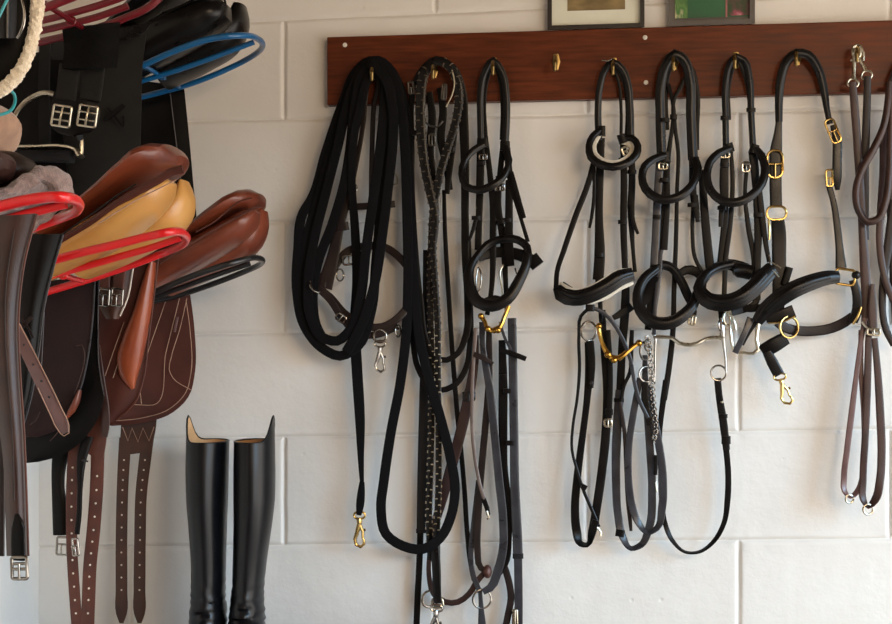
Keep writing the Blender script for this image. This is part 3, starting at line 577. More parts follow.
R2 = [(620, 390, 3.4, 0), (617, 430, 3.6, 0), (616, 480, 3.8, 0), (618, 515, 4.2, 0), (622, 535, 4.6, 20), (631, 548.5, 5, 60), (641, 545, 5, 40), (649, 528, 4.8, 10), (652, 490, 4.6, 0), (650, 450, 4.4, 0), (647, 410, 4.2, 0), (645, 375, 4, 0), (645, 355, 4, 0)]
t.strap('rein', R2, [9, 9, 8.5, 8, 8, 7, 7, 8, 8, 8, 7, 6, 5], GRY, step=4)
t.keeper(620, 533, 4.6, 9, 7, -.15); t.keeper(619, 400, 3.8, 10, 4)
t.strap('strap_end', [(620, 402, 4.4), (624, 428, 4.6), (626, 470, 4.8), (627.5, 500, 4.8), (630, 520, 4.8), (631, 531, 4.8)], [4, 4, 3.6, 3.6, 4, 3], DBR, t=.003, e=3)
t.strap('strap_end', [(632, 330, 4.4), (631, 350, 4.4), (630, 372, 4.2), (624, 386, 4.4), (621, 400, 4.6)], [4, 5, 4, 3.5, 3])
t.strap('strap_end', [(632, 306, 4), (622, 313, 4.2), (613, 318, 4.4)], [8, 8, 5])
for x, y in ((623, 160), (632, 172), (622.5, 222), (599, 255)): t.keeper(x, y, 4.4, 9, 4)
t.buckle('cheek_buckle', 626, 151, 5, 7, 8, NIK, bars=(0,), rot=.4)
# ------------------------------------------------------------------ hook 6: curb-bit bridle
t = Thing('bridle', 'black bridle with long-shanked steel curb bit and dangling curb chain', 'bridle', (674, 60, 4.6))
t.strap('headpiece', [(662, 162, 4), (660.5, 115, 4), (661, 84, 4.4), (666, 65, 5), (675, 54, 5.4), (684, 60, 5), (690, 80, 4.4), (691, 115, 4), (693, 160, 4)], 10, BLK2, t=.008, e=2.5)
t.strap('headpiece', [(667, 130, 3.2), (666, 90, 3.4), (670, 68, 4), (676, 58, 4.6), (690, 66, 4), (697, 90, 3.4), (697, 130, 3.2), (697, 150, 3.2)], 4.5)
t.strap('throatlash', [(668, 84, 4), (671, 94, 4.2), (673.5, 108, 4.4), (675, 128, 4), (678, 150, 3.6), (677, 190, 3.2), (676, 240, 2.8), (674, 290, 2.6), (673, 330, 2.6), (669, 368, 2.8), (664, 400, 3)], [4, 4, 4, 4, 4, 4, 4.5, 5, 5.5, 6, 6])
t.strap('throatlash', [(686, 76, 4), (680, 88, 4.2), (674.5, 98, 4.4), (673, 120, 4), (668, 160, 3.6), (667, 205, 3.4), (664, 250, 3.6)], [4, 4, 4, 4, 5, 6, 7])
t.keeper(673.5, 117, 4.6, 7, 5)
t.strap('browband', [(666, 155, 5), (654, 159, 5.8), (645, 166, 6.6), (642, 177, 7.2), (645.5, 189, 8), (657, 198, 8.6), (672, 199, 8.8), (686, 192, 8.4), (695, 180, 7.4), (698, 168, 6.2), (695, 158, 5)], [7, 8, 8, 8, 8.5, 9, 9, 9, 8, 8, 7], BLK2, t=.007, e=2.5)
t.keeper(664, 157, 4.6, 12, 10, 0, t=.014, name='browband_loop'); t.keeper(694, 162, 4.6, 10, 10, 0, t=.014, name='browband_loop')
t.strap('cheekpiece', [(660, 160, 3.8), (657.5, 195, 3.8), (656, 230, 4), (654, 266, 4.4)], [8, 8, 8, 8], GRY)
t.strap('cheekpiece', [(666, 165, 3.2), (664, 200, 3.2), (661, 240, 3.2), (653, 285, 3.2), (648, 330, 3.4)], [7, 8, 8, 8, 7])
t.strap('cheekpiece', [(661, 250, 4.4), (658, 285, 4.4), (655, 310, 4.8), (654, 335, 5)], [4, 5, 4, 4], GRY)
t.strap('cheekpiece', [(693, 160, 3.6), (693, 190, 3.6), (695, 210, 3.8)], [8, 7, 6])
t.strap('cheekpiece', [(702, 170, 3), (704, 205, 3), (707, 240, 3), (710, 268, 3.2)], [7, 8, 9, 9])
t.strap('strap_end', [(695, 195, 4.2), (696.5, 212, 4.4), (698, 222, 4.4)], [6, 6, 4])
t.strap('strap_end', [(693, 205, 3), (692.5, 235, 3), (695, 258, 3.2), (702, 272, 3.4)], 4)
t.strap('noseband', [(657, 268, 5), (645, 278, 6.4), (638, 294, 7.4), (641, 311, 8.4), (653, 322, 9), (669, 323, 9), (685, 314, 8.6), (695, 301, 7.6), (697, 293, 6.4)], [9, 10, 11, 12, 13, 13, 12, 10, 9], BLK2, t=.009, e=2.5)
t.strap('noseband', [(652, 270, 4.6), (663, 265, 4), (672, 268, 3.8), (680, 279, 4), (688, 296, 4.6), (693, 306, 5.4)], [9, 10, 9, 9, 9, 8], BLK, t=.007, e=2.6)
t.strap('noseband_lining', [(654, 276, 4.6), (650, 292, 4), (642, 305, 4)], [10, 12, 6], BLK)
t.strap('back_strap', [(677, 276, 3.2), (686, 270, 3), (697, 272, 3), (706, 282, 3.4)], [7, 9, 10, 9], BLK, t=.006)
t.strap('crank_strap', [(689, 304, 5), (693, 312, 5), (692, 318, 5)], [8, 8, 8]); t.buckle('crank_buckle', 692, 320, 5.4, 6, 9, NIK, rot=-.2)
t.tube('curb_bit', [(654, 337, 4.6), (664, 337, 4.8), (672, 338, 5), (679, 343, 5.4), (690, 345, 5.6), (698, 343, 5.4), (706, 338.5, 5), (716, 337.5, 4.8), (724, 337.5, 4.6)], [2.2, 1.8, 1.8, 1.9, 2, 1.9, 1.8, 1.8, 2.2], NIK)
t.tube('bit_shank', [(653, 332, 4.6), (655, 336, 4.6), (655, 350, 4.6), (655, 368, 4.6), (654, 384, 4.6)], [2.2, 1.8, 1.4, 1.2, 1.4], STL)
t.tube('bit_shank', [(722, 318, 4.6), (722.5, 330, 4.6), (724, 345, 4.6), (725.5, 358, 4.6), (726, 371, 4.6)], [1.8, 2.6, 1.6, 1.3, 1.5], STL)
t.ring('bit_ring', 646, 374, 4.6, 7.5, 1.2, STL, squash=.9); t.ring('bit_ring', 718.5, 373, 4.6, 7.5, 1.0, STL)
t.ring('bit_ring', 648, 345, 4.2, 6, .9, STL, squash=.6); t.ring('bit_ring', 721, 325, 4.2, 6, .9, STL, squash=.45)
cm = MB()
for i, (x, y, d) in enumerate(cr([(648, 338, 5.4), (650, 352, 5.6), (652, 372, 5.6), (653, 392, 5.6), (655, 415, 5.6), (656.5, 432, 5.4), (654, 441, 5.4)], 3.4)):
    cm.ring(x+(.9 if i % 2 else -.9), y, d, 2.1, .62, squash=(.5 if i % 2 else .95), rot=.4 if i % 2 else -.3)
t.add('curb_chain', cm, STL)
R3 = [(666, 380, 3, 0), (663, 402, 3, 0), (660, 430, 3, 0), (660.5, 470, 3, 0), (662, 505, 3.2, 0), (665, 523, 3.4, 0), (672, 540, 3.8, 40), (685, 552, 4.2, 70), (699, 552, 4.2, 70), (714, 541, 4, 50), (724, 523, 3.8, 20), (727.5, 500, 3.8, 0), (728, 470, 3.8, 0), (726, 448, 3.8, 0)]
t.strap('rein', R3, [6, 6, 5, 5, 5, 5, 5, 5, 5, 5, 5, 6, 6, 6], BLK, step=4)
t.strap('rein_billet', [(717.5, 378, 4.6), (719, 395, 4.4), (723, 420, 4.2), (726.5, 450, 4)], [7, 7, 8, 7], BLK2)
t.keeper(723, 416, 4.6, 9, 4); t.keeper(726, 440, 4.4, 9, 8); t.add('hook_stud', MB().pball(722, 402, 5.1, 1.6), NIK)
R4 = [(640, 378, 4.6, 0), (634, 410, 4.8, 0), (629, 445, 5, 0), (628.5, 475, 5.2, 0), (632, 505, 5.4, 0), (638, 522, 5.6, 20), (648, 533, 5.8, 60), (657, 528, 5.8, 40), (662, 508, 5.6, 10), (663, 480, 5.4, 0), (659, 445, 5.2, 0), (653, 415, 5, 0), (648, 385, 4.8, 0)]
t.strap('hanging_rein', R4, [6, 7, 7, 7, 7.5, 7, 6, 6.5, 8, 8, 8, 8, 7], GRY, step=4)
t.strap('rein_billet', [(645, 382, 5.2), (645, 400, 5.2), (650, 425, 5.4)], [6, 8, 7], BLK2)
t.add('hook_stud', MB().tube([(656, 482, 5.8), (656.5, 487, 6), (657, 492, 6)], .9), NIK); t.strap('strap_end', [(656, 455, 5.8), (655.5, 475, 6)], 4)
for x, y in ((665, 120), (657, 217), (692, 205), (664.5, 180)): t.keeper(x, y, 4.4, 9, 4)
t.buckle('cheek_buckle', 663, 166, 4.8, 8, 6, NIK)
# ------------------------------------------------------------------ hook 7
t = Thing('bridle', 'black bridle with wide padded noseband, hung between the curb-bit bridle and the brass-buckled headcollar', 'bridle', (735, 58, 4.6))
t.strap('headpiece', [(726, 148, 4), (725.5, 115, 4), (725.5, 85, 4.2), (729, 66, 4.8), (736, 56, 5.2), (744, 60, 4.8), (749.5, 78, 4.2), (751, 110, 4), (753, 148, 4)], 6.5, BLK2, t=.007, e=2.5)
t.strap('headpiece', [(729, 120, 3.4), (729, 84, 3.6), (737, 59, 4.6), (747, 84, 3.6), (750, 120, 3.4)], 4)
t.strap('browband', [(731, 148, 5), (719, 153, 5.8), (710, 162, 6.6), (707, 175, 7.4), (711, 191, 8.2), (723, 201, 8.8), (738, 202, 9), (752, 195, 8.6), (762, 183, 7.8), (765, 168, 6.6), (761, 155, 5.6), (755, 148, 5)], [7, 8, 8, 8, 8.5, 9, 9, 9, 8.5, 8, 8, 7], BLK2, t=.007, e=2.5)
t.keeper(729, 148, 4.6, 9, 9, .3, t=.014, name='browband_loop'); t.keeper(754, 149, 4.6, 9, 9, -.3, t=.014, name='browband_loop')
t.strap('cheekpiece', [(725, 150, 3.8), (724, 185, 3.8), (725, 215, 3.8), (722.5, 245, 4), (720, 268, 4.4)], [8, 9, 7, 7, 7])
t.strap('cheekpiece', [(731, 150, 3.4), (732.5, 185, 3.4), (730, 225, 3.8), (725.5, 262, 4.6), (724.5, 285, 5), (724, 304, 5.4)], [4, 4.5, 5, 5, 5, 5], BLK)
t.strap('cheekpiece', [(753, 152, 3.6), (756, 185, 3.6), (758, 220, 3.6), (757.5, 260, 3.6), (757, 300, 3.8)], [9, 8, 8, 7, 7])
t.strap('throatlash', [(747, 165, 3), (745, 195, 3), (748, 225, 3), (754, 262, 3.2), (752, 300, 3.4)], [4, 4, 5, 5, 5])
t.strap('throatlash', [(758, 180, 3.8), (762, 215, 4), (766, 245, 4.2), (769, 262, 4.6)], [6, 6, 5, 4])
t.strap('strap_end', [(722, 205, 4.2), (721, 217, 4.4), (720.5, 227, 4.4)], [6, 5, 4])
t.strap('noseband', [(733, 264, 4.4), (719, 267, 5), (706, 275, 6.2), (699.5, 288, 7.6), (706, 299, 8.8), (722, 303, 9.6), (739, 299, 9.8), (754, 288, 9.2), (766, 275, 8.2), (773, 268, 7.4)], [8, 9, 10, 13, 16, 17, 17, 17, 17, 15], BLK2, t=.009, e=2.5)
t.strap('noseband_ridge', [(702, 290, 8.2), (709, 298, 9.4), (723, 301.5, 10.2), (739, 297.5, 10.4), (754, 286.5, 9.8), (766, 274, 8.8)], [3, 5, 6, 6, 6, 5], BLK2, t=.007, e=2.2)
t.strap('back_strap', [(714, 268, 3.4), (727, 264, 3), (740, 268, 3), (750, 273, 3.2)], [9, 10, 14, 15], BLK, t=.007)
t.add('crank_pad', MB().cush([(733, 271, 4, 2.0), (737, 270, 7.5, 1.5), (745, 271, 7.5, 1.5), (751, 273, 7, 1.5), (752, 273, 4, 1.0)], 3.6), BLK)
for a, b in (((771, 262, 8), (781, 268, 8)), ((772, 270, 8), (779, 277, 8)), ((769, 255, 5), (770, 264, 6))): t.tube('buckle_prong', [a, b], .7, NIK)
t.strap('cheek_end', [(722, 302, 4), (721, 312, 4.2), (722, 322, 4.4)], [6, 6, 5])
t.strap('cheek_end', [(757, 295, 3.6), (755, 304, 3.8), (742, 310, 4.4), (732, 313, 5)], [7, 7, 7, 6])
t.strap('chin_strap', [(734, 303, 4), (745, 308, 4.4), (758, 308, 4.6), (770, 304, 4.4)], [7, 8, 7, 6])
t.tube('snaffle_cheek', [(730, 316, 4.6), (730.5, 330, 4.8), (732.5, 345, 5), (736, 352, 5.2), (744, 352.5, 5.2), (753, 353.5, 5.2), (758, 350, 5), (756.5, 340, 5), (757.5, 330, 4.8), (758.5, 322, 4.6)], [1.2, 1.5, 1.8, 1.6, 1.3, 1.6, 2.4, 2.0, 2.2, 2.8], NIK)
t.ring('bit_ring', 728, 318, 4.6, 7, 1.2, NIK, squash=.7); t.tube('curb_hook', [(726, 312, 5), (733, 318, 5.4), (736, 330, 5.4)], 1.2, NIK)
t.strap('loose_strap', [(751, 318, 5.2), (745, 332, 5.6), (739, 345, 5.6), (735, 353, 5.4)], [8, 6, 6, 6], GRY)
t.strap('loose_strap', [(722, 318, 4.2), (722, 328, 4.2), (721, 340, 4.2)], [5, 4, 3], DBR)
for x, y in ((725, 118), (751, 110), (724.5, 165), (722, 208), (747, 167), (758, 215)): t.keeper(x, y, 4.3, 9, 4)
t.buckle('cheek_buckle', 746, 167, 4.6, 7, 9, STL); t.buckle('cheek_buckle', 725, 155, 4.8, 8, 5, NIK)
# ------------------------------------------------------------------ hook 8: headcollar with brass
t = Thing('headcollar', 'black leather headcollar with brass buckles and a short brass-clipped lead', 'headcollar', (797, 55, 4.6))
t.strap('headpiece', [(779, 122, 4), (779, 100, 4), (781, 78, 4.4), (787, 61, 5), (797, 53, 5.4), (808, 55, 5), (818, 69, 4.4), (824, 90, 4), (827, 110, 4), (830, 124, 4)], [7, 8, 9, 9, 9, 9, 9, 8, 6, 6], BLK2, t=.008, e=2.2)
t.strap('crown_strap', [(779, 118, 4), (778, 133, 4), (776, 150, 4), (775.5, 180, 4), (776, 207, 4.4)], [6, 8, 12, 12, 12], BLK2)
t.buckle('crown_buckle', 775, 164, 4.6, 15, 27, BRS, rnd=.45, bars=(0,), q=1.3)
t.buckle('square_ring', 776.5, 213, 4.4, 19, 13, BRS, prong=False, q=1.3, rnd=.45)
t.strap('cheekpiece', [(777.5, 219, 4.4), (778.5, 228, 4.2), (779, 255, 4), (779, 285, 4), (778, 312, 3.8)], [13, 14, 14, 13, 12], BLK2)
t.tube('trigger_hook', [(768.5, 218, 5), (769.5, 228, 5.2), (769, 240, 5.2)], [1, 1.4, 1], BRS)
t.keeper(787, 276, 4.6, 7, 18, -.3, name='strap_loop')
t.buckle('cheek_buckle', 833, 131, 4.8, 9, 24, BRS, rot=.38, rnd=.35, bars=(0,), q=1.1)
t.strap('cheekpiece', [(833, 125, 4.2), (837, 140, 4.4), (837, 160, 4.4), (837, 182, 4.4), (837.5, 190, 4.2)], [6, 9, 9, 8, 4], BLK2, t=.006)
t.buckle('cheek_buckle', 829.5, 178, 4.6, 6, 16, BRS, rot=.05, bars=(0,), q=1.1)
t.strap('cheekpiece', [(829, 186, 4.2), (833, 200, 4.2), (837, 225, 4.2), (839.5, 248, 4.4), (841, 268, 4.6)], [6, 6, 7, 8, 11], BLK2)
t.buckle('square_ring', 845, 277, 5.2, 19, 15, BRS, rot=-.15, prong=False, q=1.4, rnd=.25)
nb = t.strap('noseband', [(757, 322, 6.4), (764, 312, 7), (776, 301, 7.8), (793, 290, 8.2), (812, 282, 7.6), (829, 277.5, 6.4), (839, 277, 5.6)], [11, 15, 17, 17, 16, 14, 12], BLK2, t=.008, e=2.6)
t.strap('noseband_ridge', [(766, 310.5, 7.8), (778, 300, 8.6), (794, 289, 9), (812, 281, 8.4), (830, 276.5, 7.2)], [5, 6, 6, 6, 5], BLK2, nb, t=.006, e=2.2)
t.add('ring_stud', MB().pball(856, 275, 5, 4.4), BLK2)
t.strap('cheekpiece', [(853, 280, 4.8), (857, 296, 4.8), (857, 310, 4.6), (853, 322, 4.4)], [8, 9, 10, 9], BLK2, t=.007)
t.tube('cheek_ring', [(853, 324, 5), (858, 316, 5.6), (861, 307, 5.4)], 1.2, BRS)
t.strap('back_strap', [(853, 316, 4), (845, 322, 3.4), (832, 328, 3), (815, 331, 3), (800, 331, 3.2), (786, 328, 3.8), (777, 322, 4.4)], [9, 10, 10, 10, 10, 10, 9], DBR, t=.005)
t.strap('noseband_lining', [(766, 319, 5), (780, 316, 5.2), (794, 311, 5.2)], [8, 12, 13], BLK2, t=.004)
t.tube('square_edge', [(768, 323, 5.6), (782, 322, 5.8), (795, 316, 5.8)], .9, BRS)
t.ring('lead_ring', 789, 327, 5, 10.5, 1.3, BRS, squash=.9)
t.strap('lead_tab', [(762, 352, 5), (774, 345, 5.4), (786, 338, 5)], [14, 15, 13], BLK, t=.01)
t.strap('lead_strap', [(767, 352, 5.4), (772, 362, 5.4), (779, 375, 5.2)], [9, 11, 11], BLK2, t=.008)
snap(t, 779, 374, 5.4, 31, BRS, .25, 1.25)
t.strap('strap_end', [(757, 318, 5), (748, 333, 5), (742, 345, 5)], [8, 5, 4], BLK)
# ------------------------------------------------------------------ hook 9: brown side reins
t = Thing('side_reins', 'pair of brown leather side reins hung by two steel snap hooks', 'reins', (857, 58, 5))
for (x0, y0, x1, y1) in ((857, 46, 853, 84), (857, 46, 867, 76)):
    sm = MB(); u = Vector((x1-x0, y1-y0)); L = u.length; u /= L; v = Vector((-u.y, u.x))
    def X(a, b, d=6.2): return (x0+u.x*a+v.x*b, y0+u.y*a+v.y*b, d)
    sm.tube([X(16, -1), X(8, -4), X(1, -3.4), X(-1.5, 0), X(1, 3.6), X(6, 4), X(10, 3)], [1.6, 1.5, 1.3, 1.3, 1.3, 1.3, 1.2])
    sm.tube([X(9, 2.5), X(14, 1.6), X(L-8, 0), X(L-5, 0)], [1.3, 1.9, 2.1, 2.6]); sm.tube([X(14, 2), X(15, 5)], 1.2)
    sm.tube([X(L-5+5*math.sin(a)*.9+4, 5.4*math.cos(a)) for a in [i*math.pi/6 for i in range(12)]], 1.2, closed=True, raw=True)
    t.add('snap_hook', sm, NIK)
t.strap('side_rein', [(852.5, 82, 6.6), (854, 100, 6), (856, 125, 5.6), (858, 155, 5.2), (860.5, 190, 5), (862.5, 230, 4.8), (865, 270, 4.8), (866.5, 300, 4.8), (865, 330, 4.8)], [7, 8, 8, 8, 8, 8, 10, 10, 8], MBR, t=.006, e=3)
t.strap('side_rein', [(867.5, 76, 6.6), (867, 100, 6), (866, 130, 5.4), (865, 165, 5), (865.5, 200, 4.2), (866, 240, 4)], [7, 7.5, 8, 8, 7, 6], DBR, t=.006, e=3)
t.tube('rolled_rein', [(889, 82, 6.4), (888, 100, 6.6), (883, 128, 6.8), (872, 152, 7), (861, 172, 7), (856, 192, 7), (859, 211, 7), (868, 222, 7), (878, 219, 7), (885, 203, 7), (888.5, 180, 6.6), (890, 140, 6.2), (891, 100, 6)], [3.2, 3.4, 3.6, 3.8, 3.8, 3.8, 3.8, 3.8, 3.8, 3.8, 3.8, 3.6, 3.4], MBR, n=10)
t.strap('side_rein', [(884, 130, 4), (884, 170, 4), (881, 210, 4), (879.5, 240, 4), (882, 265, 4.2), (887, 285, 4.4), (894, 302, 4.4)], [9, 9, 8, 7, 7, 7, 7], MBR, t=.006, e=3)
t.strap('side_rein', [(894, 200, 3.4), (889, 240, 3.4), (884, 275, 3.4), (882.5, 310, 3.6), (886, 330, 4), (894, 345, 4.2)], [9, 9, 8, 7, 7, 7], DBR, t=.006, e=3)
def loopst(nm, pts, w, m): t.strap(nm, pts, w, m, t=.004, step=4)
loopst('side_rein', [(865, 318, 5, 0), (862, 335, 5, 0), (857, 370, 5, 0), (852, 410, 5.2, 0), (847, 450, 5.4, 0), (844, 478, 5.6, 0), (844.5, 491, 5.8, 30), (850, 497, 6, 70), (857, 492, 6, 40), (862, 478, 5.8, 0), (864, 450, 5.4, 0), (863.5, 410, 5, 0), (861, 370, 4.8, 0), (861, 330, 4.6, 0)], [5, 5, 5, 6, 6, 6, 6, 6, 6, 5, 5, 5, 5, 5], SHN)
loopst('hanging_rein', [(869, 325, 5.4, 0), (868, 360, 5.6, 0), (867, 400, 5.8, 0), (865, 440, 6, 0), (863, 480, 6.2, 0), (863.5, 500, 6.4, 25), (868, 507, 6.6, 70), (875, 500, 6.6, 35), (880, 480, 6.4, 0), (881.5, 455, 6.2, 0), (880, 410, 6, 0), (877.5, 370, 5.8, 0), (874.5, 338, 5.6, 0)], [6, 7, 7, 7, 7, 7, 7, 8, 8, 8, 8, 7, 6], MBR)
t.ring('keeper_ring', 849.5, 499, 6.3, 4, 1.0, NIK, squash=.98); t.ring('keeper_ring', 868, 509.5, 6.8, 5, 1.1, NIK, squash=.98)
t.strap('billet', [(872.5, 284, 5.8), (872.5, 305, 6), (873.5, 332, 6.2)], [4, 8, 7.5], MBR, t=.004)
t.buckle('rein_buckle', 873.5, 332, 6.4, 12, 6, NIK, rot=-.1); t.tube('buckle_bar', [(862, 322, 6), (868, 329, 6.4), (880, 332, 6.4)], 1.1, NIK)
t.add('strap_holes', holes([(874.5+i*.75, 348+i*13.4, 6.3) for i in range(6)], 6.3, .9), BKR)
t = Thing('rein', 'brown leather rein hanging down the right-hand edge of the picture', 'rein', (900, 66, 5))
t.strap('rein_strap', [(902, 60, 5), (893, 80, 4.4), (890, 130, 3.4), (891, 200, 3), (894, 270, 3), (897, 330, 3.2)], [9, 9, 9, 9, 9, 9], DBR, t=.006, e=3)
t.strap('rein_strap', [(902, 62, 4.4), (908, 90, 4), (907, 200, 3.2), (904, 290, 3), (898, 330, 3.2)], 9, DBR, t=.006, e=3)
# ------------------------------------------------------------------ saddle racks on the left wall
def rack(label, m, near, tip, far, mids, cross, r, at, clip=None):
    t = Thing('saddle_rack', label, 'saddle rack', at)
    def ext(pts):       # carry a bar on to the left wall
        w = [P(*p) for p in pts]; a, b = w[0], w[1]; k = (XW-a.x)/(b.x-a.x) if b.x != a.x else 0
        e = a+(b-a)*k*.999; e.y = a.y; e.z = a.z+(b.z-a.z)*max(k, -1.4); return [e]+w, e
    wn, e1 = ext(near); wf, e2 = ext(far); wt = [P(*p) for p in tip]
    L = cr([tuple(v) for v in wn+wt+wf[::-1]], .012); 
    t.add('loop', MB().wtube(smooth3(wn+wt+wf[::-1]), r, n=12), m)
    for q in mids:
        wm, e3 = ext(q); t.add('middle_bar', MB().wtube(smooth3(wm), r*.9, n=10), m)
    for q in cross: t.add('cross_bar', MB().wtube([P(*p) for p in q], r*.75, n=8), m)
    if clip: t.add('weld_ring', MB().ring(*clip), m)
    c = (e1+e2)/2; t.add('wall_plate', MB().box((XW+.003, c.y, c.z), .006, abs(e1.y-e2.y)+.05, .04), m)
    return t
def smooth3(pts, k=7):
    out = []; n = len(pts)
    for i in range(n-1):
        p0 = pts[i-1] if i else pts[0]*2-pts[1]; p1 = pts[i]; p2 = pts[i+1]; p3 = pts[i+2] if i+2 < n else pts[-1]*2-pts[-2]
        d = max(1e-4, (p2-p1).length); d0 = max(1e-4, (p1-p0).length); d2 = max(1e-4, (p3-p2).length)
        m1 = ((p2-p1)/d*d0+(p1-p0)/d0*d)/(d0+d)*d; m2 = ((p3-p2)/d2*d+(p2-p1)/d*d2)/(d2+d)*d
        for j in range(k):
            u = j/k; out.append(p1*(2*u**3-3*u*u+1)+m1*(u**3-2*u*u+u)+p2*(-2*u**3+3*u*u)+m2*(u**3-u*u))
    return out+[pts[-1]]
def D_(pts, d): return [p if len(p) > 2 else p+(d,) for p in pts]
rack('blue coated saddle rack carrying the black saddle at the top', BLU, D_([(141, 66), (165, 55), (190, 45), (212, 38.5), (230, 36)], 43), [(246, 35.5, 40), (258, 39, 33), (262.5, 44.5, 26), (258, 52, 19)],
     D_([(141, 97), (165, 91), (190, 84), (215, 74.5), (240, 63)], 14), [D_([(141, 81), (165, 74), (195, 64), (225, 53), (254, 42)], 33)], [[(144, 66, 43), (162, 76.5, 29), (179, 87, 15)]], .0058, (141, 80, 28), (162, 77, 29.5, 2.6, .8))
rack('black coated saddle rack under the chestnut brown saddle', BKR, D_([(150, 294), (180, 281), (208, 270.5), (232, 263)], 43), [(248, 258.5, 40), (258, 258, 33), (262.5, 261, 25), (257, 266, 18)],
     D_([(150, 302), (178, 295.5), (210, 285), (240, 273.5)], 14), [D_([(150, 298), (180, 288), (210, 277), (250, 263.5)], 33)], [], .0058, (150, 298, 28))
rack('bright red saddle rack under the golden-tan panelled saddle', RED, D_([(40, 264), (80, 253), (120, 243.5), (148, 236.5), (166, 232.5)], 99), [(178, 231.5, 95), (185, 235, 88), (186.5, 239, 80), (181, 245.5, 72)],
     D_([(40, 293.5), (80, 282), (110, 272.5), (140, 262), (165, 252.5)], 67), [D_([(40, 278), (80, 268), (120, 256.5), (150, 248), (180, 238)], 89)], [[(36, 268, 97), (62, 275, 84), (82, 281, 69)]], .0062, (40, 278, 82), (63, 275, 84.5, 4, 1.2))
rack('bright red saddle rack under the grey-brown towelling pad at the left edge', RED, D_([(-30, 214), (0, 206.5), (25, 200.5), (45, 197.5), (60, 197)], 150), [(71, 198.5, 147), (78, 203, 141), (78.5, 207.5, 134), (73, 213, 127)],
     D_([(-30, 247), (0, 237.5), (30, 228.5), (58, 219)], 123), [D_([(-30, 229), (0, 221), (30, 213), (66, 204)], 137)], [], .0062, (-20, 225, 137))
rack('dark red saddle rack crossing the top left corner', DRD, D_([(40, 9.5), (68, -1), (110, -18), (140, -28)], 95), [(160, -34, 92), (172, -33, 86), (177, -28, 78), (174, -20, 72)],
     D_([(40, 42), (70, 35), (100, 27), (125, 18), (150, 6), (165, -8)], 69), [D_([(40, 21), (72, 13), (100, 5), (130, -6), (165, -26)], 82), D_([(40, 31), (70, 24), (100, 16), (128, 6)], 78)], [[(44, 3, 95), (70, 20, 82), (91, 33, 69.5)]], .0062, (40, 25, 82), (71, 21, 82.5, 4.5, 1.2))
# ------------------------------------------------------------------ saddles
def edge(t, pts, r, m, D, under=None, name='edge_highlight'): return t.tube(name, pts, r, m, under, D=D)  # by default, added tubes draw the highlight along bevelled leather edges
# black saddle on the blue rack
t = Thing('saddle', 'black saddle on the blue rack with a long matt black flap and steel stirrup', 'saddle', (150, 40, 28))
t.add('seat', MB().cush([(110, 38, 8, 9), (140, 14, 11, 11), (180, -14, 13, 13), (212, -30, 13, 12), (228, -34, 8, 7), (233, -34, 3, 3)], 28, near=34), BLK2)
t.add('panel', MB().cush([(226, 2, 5, 3), (221, 9, 13, 5), (205, 17, 19, 6), (180, 29, 22, 6.5), (152, 45, 21, 6.5), (118, 64, 20, 6)], 28, near=36, lat=6), BLK2)
t.add('panel', MB().cush([(240, 2, 6, 3), (238, 17, 11, 5), (229, 33, 15, 6), (200, 51, 18, 6), (160, 71, 17, 6)], 28, near=26, lat=-5), BLK2)
t.add('panel_welt', MB().tube([(150, 22), (185, 4), (208, -6), (222, -4), (226, 6), (222, 17), (212, 24)], 1.2, D=41), BLK)
t.add('far_flap', MB().sheet([(120, 78), (122, 160), (124, 262)], [(184, 86), (188, 125), (193, 180), (197, 230), (196, 262)], D=10, bul=1.0), BLK)
edge(t, [(170, 92), (174, 125), (179, 165), (183, 200)], .7, GRY, 11.3)
t.add('flap', MB().sheet([(-20, 62), (-24, 140), (-20, 235)], [(146, 34), (142.5, 65), (141, 110), (140, 160), (137, 236)], D=49, bul=1.5), FLP)
t.add('sweat_flap', MB().sheet([(-30, 62), (-30, 140), (-26, 215)], [(64, 60), (62, 110), (66, 160), (72, 215)], D=53, bul=1.0), BLK)
t.add('skirt', MB().sheet([(40, 42), (50, 55), (56, 64)], [(152, 22), (144, 32), (132, 36)], D=52, bul=1.0, ny=10), BLK2)
kp = MB().strap([(105, 120), (114, 113), (124, 105)], 5, D=51.5, t=.004); t.add('flap_keeper', kp, BLK)
t.strap('flap_keeper', [(107, 108), (114, 116), (123, 127), (123, 116)], 2.4, BLK, D=51.2)
t.strap('stirrup_leather', [(45, 40, 58), (44, 90, 58), (45, 146, 58)], 12, FLP, t=.005)
ir = MB().tube([(16, 150), (13, 135), (14, 118), (21, 106), (31, 98), (44, 93), (58, 96), (70, 108), (79, 128), (82, 143), (81, 154)], [2.2, 2.2, 2.2, 2.4, 2.8, 3, 2.8, 2.4, 2.0, 2, 2.4], D=60)
t.add('stirrup_iron', ir, NIK)
t.add('stirrup_tread', MB().strap([(14, 147.5), (40, 147), (66, 147), (77, 150), (81, 157)], 4.5, D=60, t=.03, e=3), NIK)
t.add('tread_pad', MB().strap([(16, 156), (45, 156), (72, 157)], 12, D=59.6, t=.035, e=4), GRIP)
